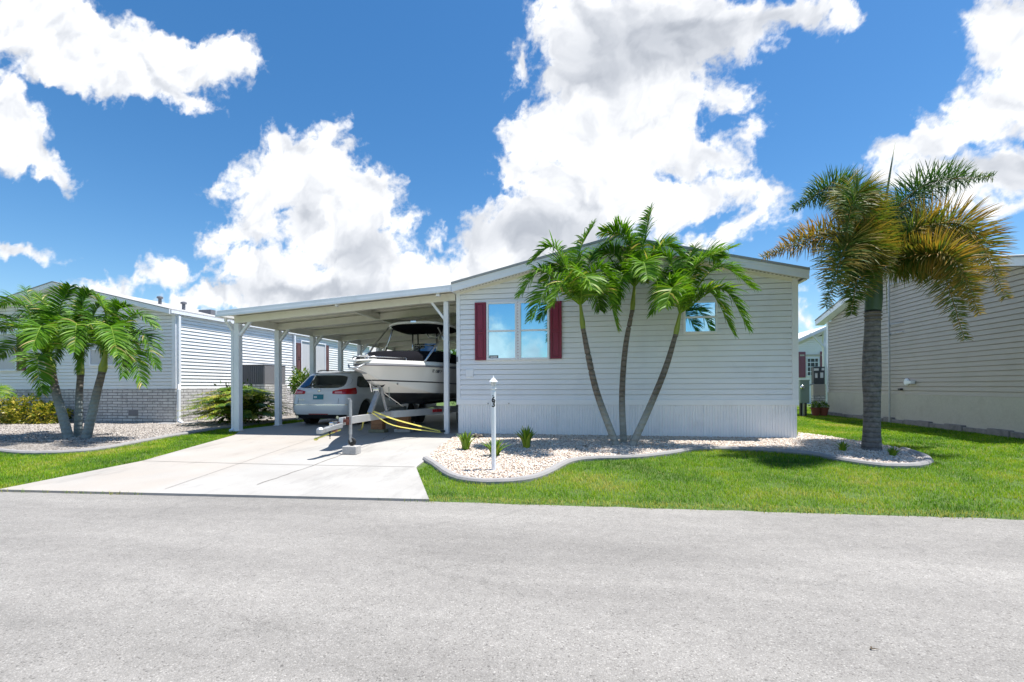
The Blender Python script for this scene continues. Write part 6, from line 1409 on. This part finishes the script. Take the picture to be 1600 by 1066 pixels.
b = MB(); b.tube(bez([T(BX - .02, 7.926, zb_ - .06), T(BX - .12, 7.761, zb_ - .06 - .16), T(BX - .04, 7.596, zb_ - .06 - .14), T(BX - .10, 7.497, zb_ - .06 - .02)], 14), .009, 6); b.tube([T(BX - .08, 7.662, zb_ - .06 - .08), T(BX - .08, 7.662, zb_ - .06 - .2), T(BX - .07, 7.649, zb_ - .06 - .23)], .012, 6); b.build('wiring', 'black', TR, local=True, smooth=True)
b = MB(); b.bar(T(BX - .02, 7.893, zb_ - .06 - .10), T(BX - .16, 7.398, zb_ - .06 - .20), .045, .018); b.bar(T(BX - .16, 7.398, zb_ - .06 - .20), T(BX - .17, 7.359, zb_ - .06 - .22), .06, .03); b.build('hanging_strap', 'yellow', TR, local=True)
# jack
gz = h(JX, JY) + .022; bh = .145; qj = on_y(547, 625, JY)
b = MB(); b.tube([T(JX, JY, gz + bh + .20), T(JX, JY, qj.z)], .027, 12); b.tube([T(JX, JY, gz + bh + .10), T(JX, JY, gz + bh + .30)], .020, 10); b.build('jack_post', 'galv', TR, local=True, smooth=True, auto=40)
b = MB(); b.bar(T(JX - .02, JY, zb_), T(BX + .04, JY, zb_), .12, .05); b.bar(T(JX - .03, JY, zb_ - .07), T(JX - .03, JY, zb_ + .07), .09, .05, (0, 1, 0)); b.build('jack_mount', 'ropered', TR, local=True)
b = MB(); b.tube([T(JX, JY, qj.z), T(JX, JY, qj.z + .02), T(JX - .05, JY, qj.z + .02)], .012, 6); b.build('jack_handle', 'galv', TR, local=True)
jw = MB().lathe([(.03, -.022), (.058, -.022), (.07, -.014), (.07, .014), (.058, .022), (.03, .022)], T(JX + .03, JY, gz + bh + .07), 22, 'x')
jw = MB(); jw.lathe([(.03, -.022), (.058, -.022), (.07, -.014), (.07, .014), (.058, .022), (.03, .022)], T(JX + .03, JY, gz + bh + .07), 22, 'y'); jw = jw.build('jack_wheel', 'rubber', TR, local=True, smooth=True)
MB().lathe([(.034, -.018), (.034, .018)], T(JX + .03, JY, gz + bh + .07), 14, 'y').build('hub', 'paper', jw, local=True)
b = MB()
for sg in (-1, 1): b.bar(T(JX, JY + sg * .03, gz + bh + .14), T(JX + .03, JY + sg * .03, gz + bh + .07), .04, .006, (0, 1, 0))
b.build('jack_fork', 'galv', TR, local=True)
# winch post with strap and bow stop
b = MB(); b.bar(T(BX, 9.0, zb_ + .08), T(BX + .03, 9.45, 1.15), .09, .07, (0, 1, 0)); b.bar(T(BX + .02, 9.75, zb_ + .08), T(BX + .03, 9.46, 1.08), .05, .05, (0, 1, 0)); b.build('winch_post', 'galv', TR, local=True, bevel=.006)
b = MB(); b.lathe([(.075, -.06), (.075, -.05), (.045, -.05), (.045, .05), (.075, .05), (.075, .06)], T(BX + .02, 9.30, 1.05), 16, 'x'); b.bar(T(BX - .09, 9.28, 1.0), T(BX - .09, 9.20, 1.18), .02, .03); b.build('winch', 'chrome', TR, local=True, bevel=.003)
b = MB()
for sg in (-1, 1): b.prism([T(BX + sg * .03, 9.36, 1.14), T(BX + sg * .15, 9.40, 1.24), T(BX + sg * .16, 9.40, 1.16), T(BX + sg * .05, 9.36, 1.08)], (0, .08, 0))
b.build('bow_stop', 'rubber', TR, local=True, bevel=.008)
b = MB(); b.tube([T(BX + .16, 9.55, 1.16), T(BX + .17, 9.55, .80)], .008, 6); b.tube([T(BX + .02, 9.6, .98), T(BX + .25, 10.1, .66)], .010, 6); b.build('winch_cable', 'steel', TR, local=True)
b = MB(); d_ = Vector((.71, 1.8, 0)).normalized(); c0_ = Vector(T(BX + .60, 11.14, zb_ + .02)); 
for k in range(4): b.bar(c0_ + d_ * (k * .085 - .04), c0_ + d_ * (k * .085 + .026), .05, .07)
b.build('sticker', 'redpaint', TR, local=True)
# supports under the trailer
cb_ = MB().box(-.13, .13, -.10, .10, 0, bh - .002); 
o = cb_.build('concrete_block', 'block', None, local=True, bevel=.01); o.location = (JX + .02, JY - .0, gz); tag(o, 'square grey concrete block under the trailer jack wheel', 'concrete block')
for px, py, m2, lb, lb2 in ((591, 676.5, 'mossblock', 'greenish concrete pad below the dark wood block nearer the jack', 'dark brown wooden block stacked under the trailer tongue nearer the jack'), (631, 676.0, 'block', 'grey concrete pad below the orange brown wood blocks', 'orange brown wooden blocks stacked under the trailer nearer the house')):
    q = P(px, py + .5); q.z += .022; w_ = 26 * (q - CAM).dot(fw) / 750 / 2
    o = MB().box(-w_, w_, -.12, .12, 0, .075).build('concrete_pad', m2, None, local=True, bevel=.008); o.location = q; tag(o, lb, 'concrete pad', 'concrete pads under the trailer blocks')
    wd_ = thing('wood_blocking', lb2, 'wood blocks', (q.x, q.y, q.z + .076), 0, 'wood stacks under the trailer')
    zt2 = zb_ - .085 - (q.z + .076); n_ = 3
    for k in range(n_):
        a = rnd.uniform(-.12, .12); u_, v_2 = Vector((math.cos(a), math.sin(a), 0)), Vector((0, 0, zt2 / n_ * (k + .5)))
        MB().bar(tuple(-u_ * w_ * .75 + v_2), tuple(u_ * w_ * .78 + v_2), .16, zt2 / n_ - .004).build('board', 'wood', wd_, local=True, bevel=.005)
# yellow ratchet straps
def strap(name, pts, label, w=.028, parts=()):
    C_ = bez([Vector(p) for p in pts], 16); b = MB(); rows = []
    for i, c in enumerate(C_):
        t = Vector(C_[min(i + 1, 15)] - C_[max(i - 1, 0)]).normalized(); s = t.cross(Vector((.5, -.8, .3))).normalized() * w / 2; n = t.cross(s).normalized() * .002; c = Vector(c); rows.append([c - s - n, c + s - n, c + s + n, c - s + n])
    o = b.grid(rows, True); base = Vector(C_[-1]); o = b.build(name, 'yellow', None, base=(base.x, base.y, base.z)); return tag(o, label, 'strap', 'yellow ratchet straps')
WP = (BX + .05, 9.05, zb_ + .11); pe = (PXR - .02, 10.60, .10)
s1 = strap('ratchet_strap', [WP, (-4.1, 9.55, .40), (-3.55, 10.35, .13), (PXR - .05, 10.66, .06)], 'yellow ratchet strap from the winch post to the right carport post, upper run')
s2 = strap('ratchet_strap', [(BX + .04, 9.0, zb_ + .085), (-4.15, 9.45, .30), (-3.60, 10.28, .10), (-3.45, 10.55, .055)], 'yellow ratchet strap from the winch post to the right carport post, lower run', .02)
s3 = strap('ratchet_strap', [(BX - .0, 9.02, zb_ + .13), (BX - .3, 9.35, zb_ - .08), (BX - .9, 10.4, .12), (BX - 1.4, 11.2, .03)], 'yellow ratchet strap running left from the winch post toward the car', .035)
q = Vector(bez([(-4.1, 9.55, .40), (-3.55, 10.35, .13), (PXR - .05, 10.66, .06)], 10)[7]); o = MB().bar((-.07, -.05, .0), (.07, .05, .0), .07, .05).build('strap_ratchet', 'black', s1, local=True, bevel=.006); o.location = q - Vector(s1.location)

# ------------------------------------------------------------------ lamp post
q = P(771.5, 739); Z = (q - CAM).dot(fw); s = Z / 750; LP = thing('lamp_post', 'white garden lamp post with black number 63 standing in the gravel bed', 'lamp post', q)
def lz(py): return at_depth(771, py, Z).z - q.z
MB().lathe([(4.0 * s, -.05), (4.0 * s, .02), (3.5 * s, .05), (3.5 * s, lz(612)), (3.0 * s, lz(611))], (0, 0, 0), 20).build('post', 'white', LP, local=True, auto=40)
MB().lathe([(3.0 * s, lz(611)), (3.0 * s, lz(609)), (4.5 * s, lz(608)), (4.5 * s, lz(606.5)), (2.5 * s, lz(606)), (2.5 * s, lz(605)), (3.6 * s, lz(604.5)), (3.8 * s, lz(603.8))], (0, 0, 0), 16).build('collar', 'white', LP, local=True, auto=40)
lg = glass_mat('lamp_glass', (.8, .85, .85), .25, (.42, .44, .44)); ln = MB().lathe([(3.2 * s, lz(603.8)), (4.6 * s, lz(597))], (0, 0, 0), 6).build('lantern_glass', lg, LP, local=True)
b = MB()
for k in range(6): a = 2 * math.pi * (k + .5) / 6; b.tube([(3.3 * s * math.cos(a), 3.3 * s * math.sin(a), lz(603.8)), (4.75 * s * math.cos(a), 4.75 * s * math.sin(a), lz(597))], .004, 5)
b.build('lantern_frame', 'white', LP, local=True)
MB().lathe([(7.0 * s, lz(597.3)), (7.0 * s, lz(596.6)), (5.2 * s, lz(594.5)), (3.2 * s, lz(592)), (1.3 * s, lz(590.7)), (.8 * s, lz(590)), (1.1 * s, lz(589.2)), (.6 * s, lz(588)), (.1 * s, lz(586.5))], (0, 0, 0), 6).build('lantern_roof', 'white', LP, local=True)
qd = Vector((0, -1, 0)); yaw_l = math.atan2(q.x, q.y)
for ch, py, sz in (('6', 624.9, .118), ('3', 631.9, .118)):
    text_mesh(ch, 'house_number', 'black', LP, sz, Matrix.Rotation(-yaw_l, 4, 'Z') @ Matrix.Translation((0, -3.5 * s - .005, lz(py))) @ Matrix.Rotation(R(90), 4, 'X'), local=True, ext=.004)
MB().lathe([(.006, 0), (.009, -.006)], (math.sin(-yaw_l) * -0, -3.5 * s - .002, lz(618.5)), 8, 'y').build('screw_hole', 'black', LP, local=True)

# ------------------------------------------------------------------ far trees behind the carport
def tree(x, y, hgt, r_, seed, label):
    rng = np.random.RandomState(seed); t = thing('tree', label, 'tree', (x, y, 0), 0, 'far trees behind the carport')
    b = MB().tube([(x, y, -.1), (x + .1, y, hgt * .35), (x - .1, y, hgt * .7)], [.16, .12, .05], 8)
    for k in range(5): a = k * 1.3; b.tube([(x, y, hgt * (.3 + .06 * k)), (x + r_ * .6 * math.cos(a), y + r_ * .6 * math.sin(a), hgt * (.55 + .07 * k))], [.07, .02], 6)
    b.build('trunk', 'stem', t)
    leafcloud('crown', t, (x, y, hgt * .66), (r_, r_, hgt * .36), 3800, .30, 'bushleaf', (.35, .18), rng, .5, .35)
for i, (px, Y, hg, r_) in enumerate(((600, 44, 3.4, 2.2), (655, 40, 3.6, 2.3), (690, 38, 4.2, 2.2))):
    x = on_y(px, 600, Y).x; tree(x, Y, hg, r_, 50 + i, ['leftmost small green tree far behind the carport beyond the boat', 'middle small green tree far behind the carport, behind the hardtop', 'rightmost small green tree far behind the carport post'][i])
BHY = 36.0; BHX = on_y(640, 600, BHY).x
bh_ = thing('far_house', 'white house far behind the carport and boat', 'house', (BHX, BHY, 0))
siding('wall', (BHX - 9, BHY, 0), (1, 0, 0), (0, -1, 0), 15, .5, 2.9, 0, 'siding_w', bh_)
MB().box(BHX - 9, BHX + 6, BHY + .01, BHY + 8, 0, 2.88).build('inner_wall', 'siding_w', bh_)
roof_gable(bh_, BHY - .4, BHY + 8.4, BHX - 9.3, BHX + 6.3, 2.95, .2, along='x')
window(bh_, BHX - 1, BHX + .6, 1.1, 2.3, BHY - .01, glass='glass2')

hq = thing('filler_hedge', 'added dark green hedge at the far end of the carport behind the boat', 'filler_hedge', (-4.3, 24.2, 0)); rng = np.random.RandomState(91)  # added bushes, darken the bright gap where only deep shade lies
for k in range(5): leafcloud('foliage', hq, (-6.6 + k * 1.0, 24.2 + .1 * (k % 2), .62), (.75, .45, .72), 1500, .10, 'bushleaf', (.22, .14), rng, .5, .25)
for k in range(5): MB().tube([(-6.6 + k * 1.0, 24.2, -.05), (-6.6 + k * 1.0, 24.2, .8)], [.04, .02], 6).build('stem', 'stem', hq)
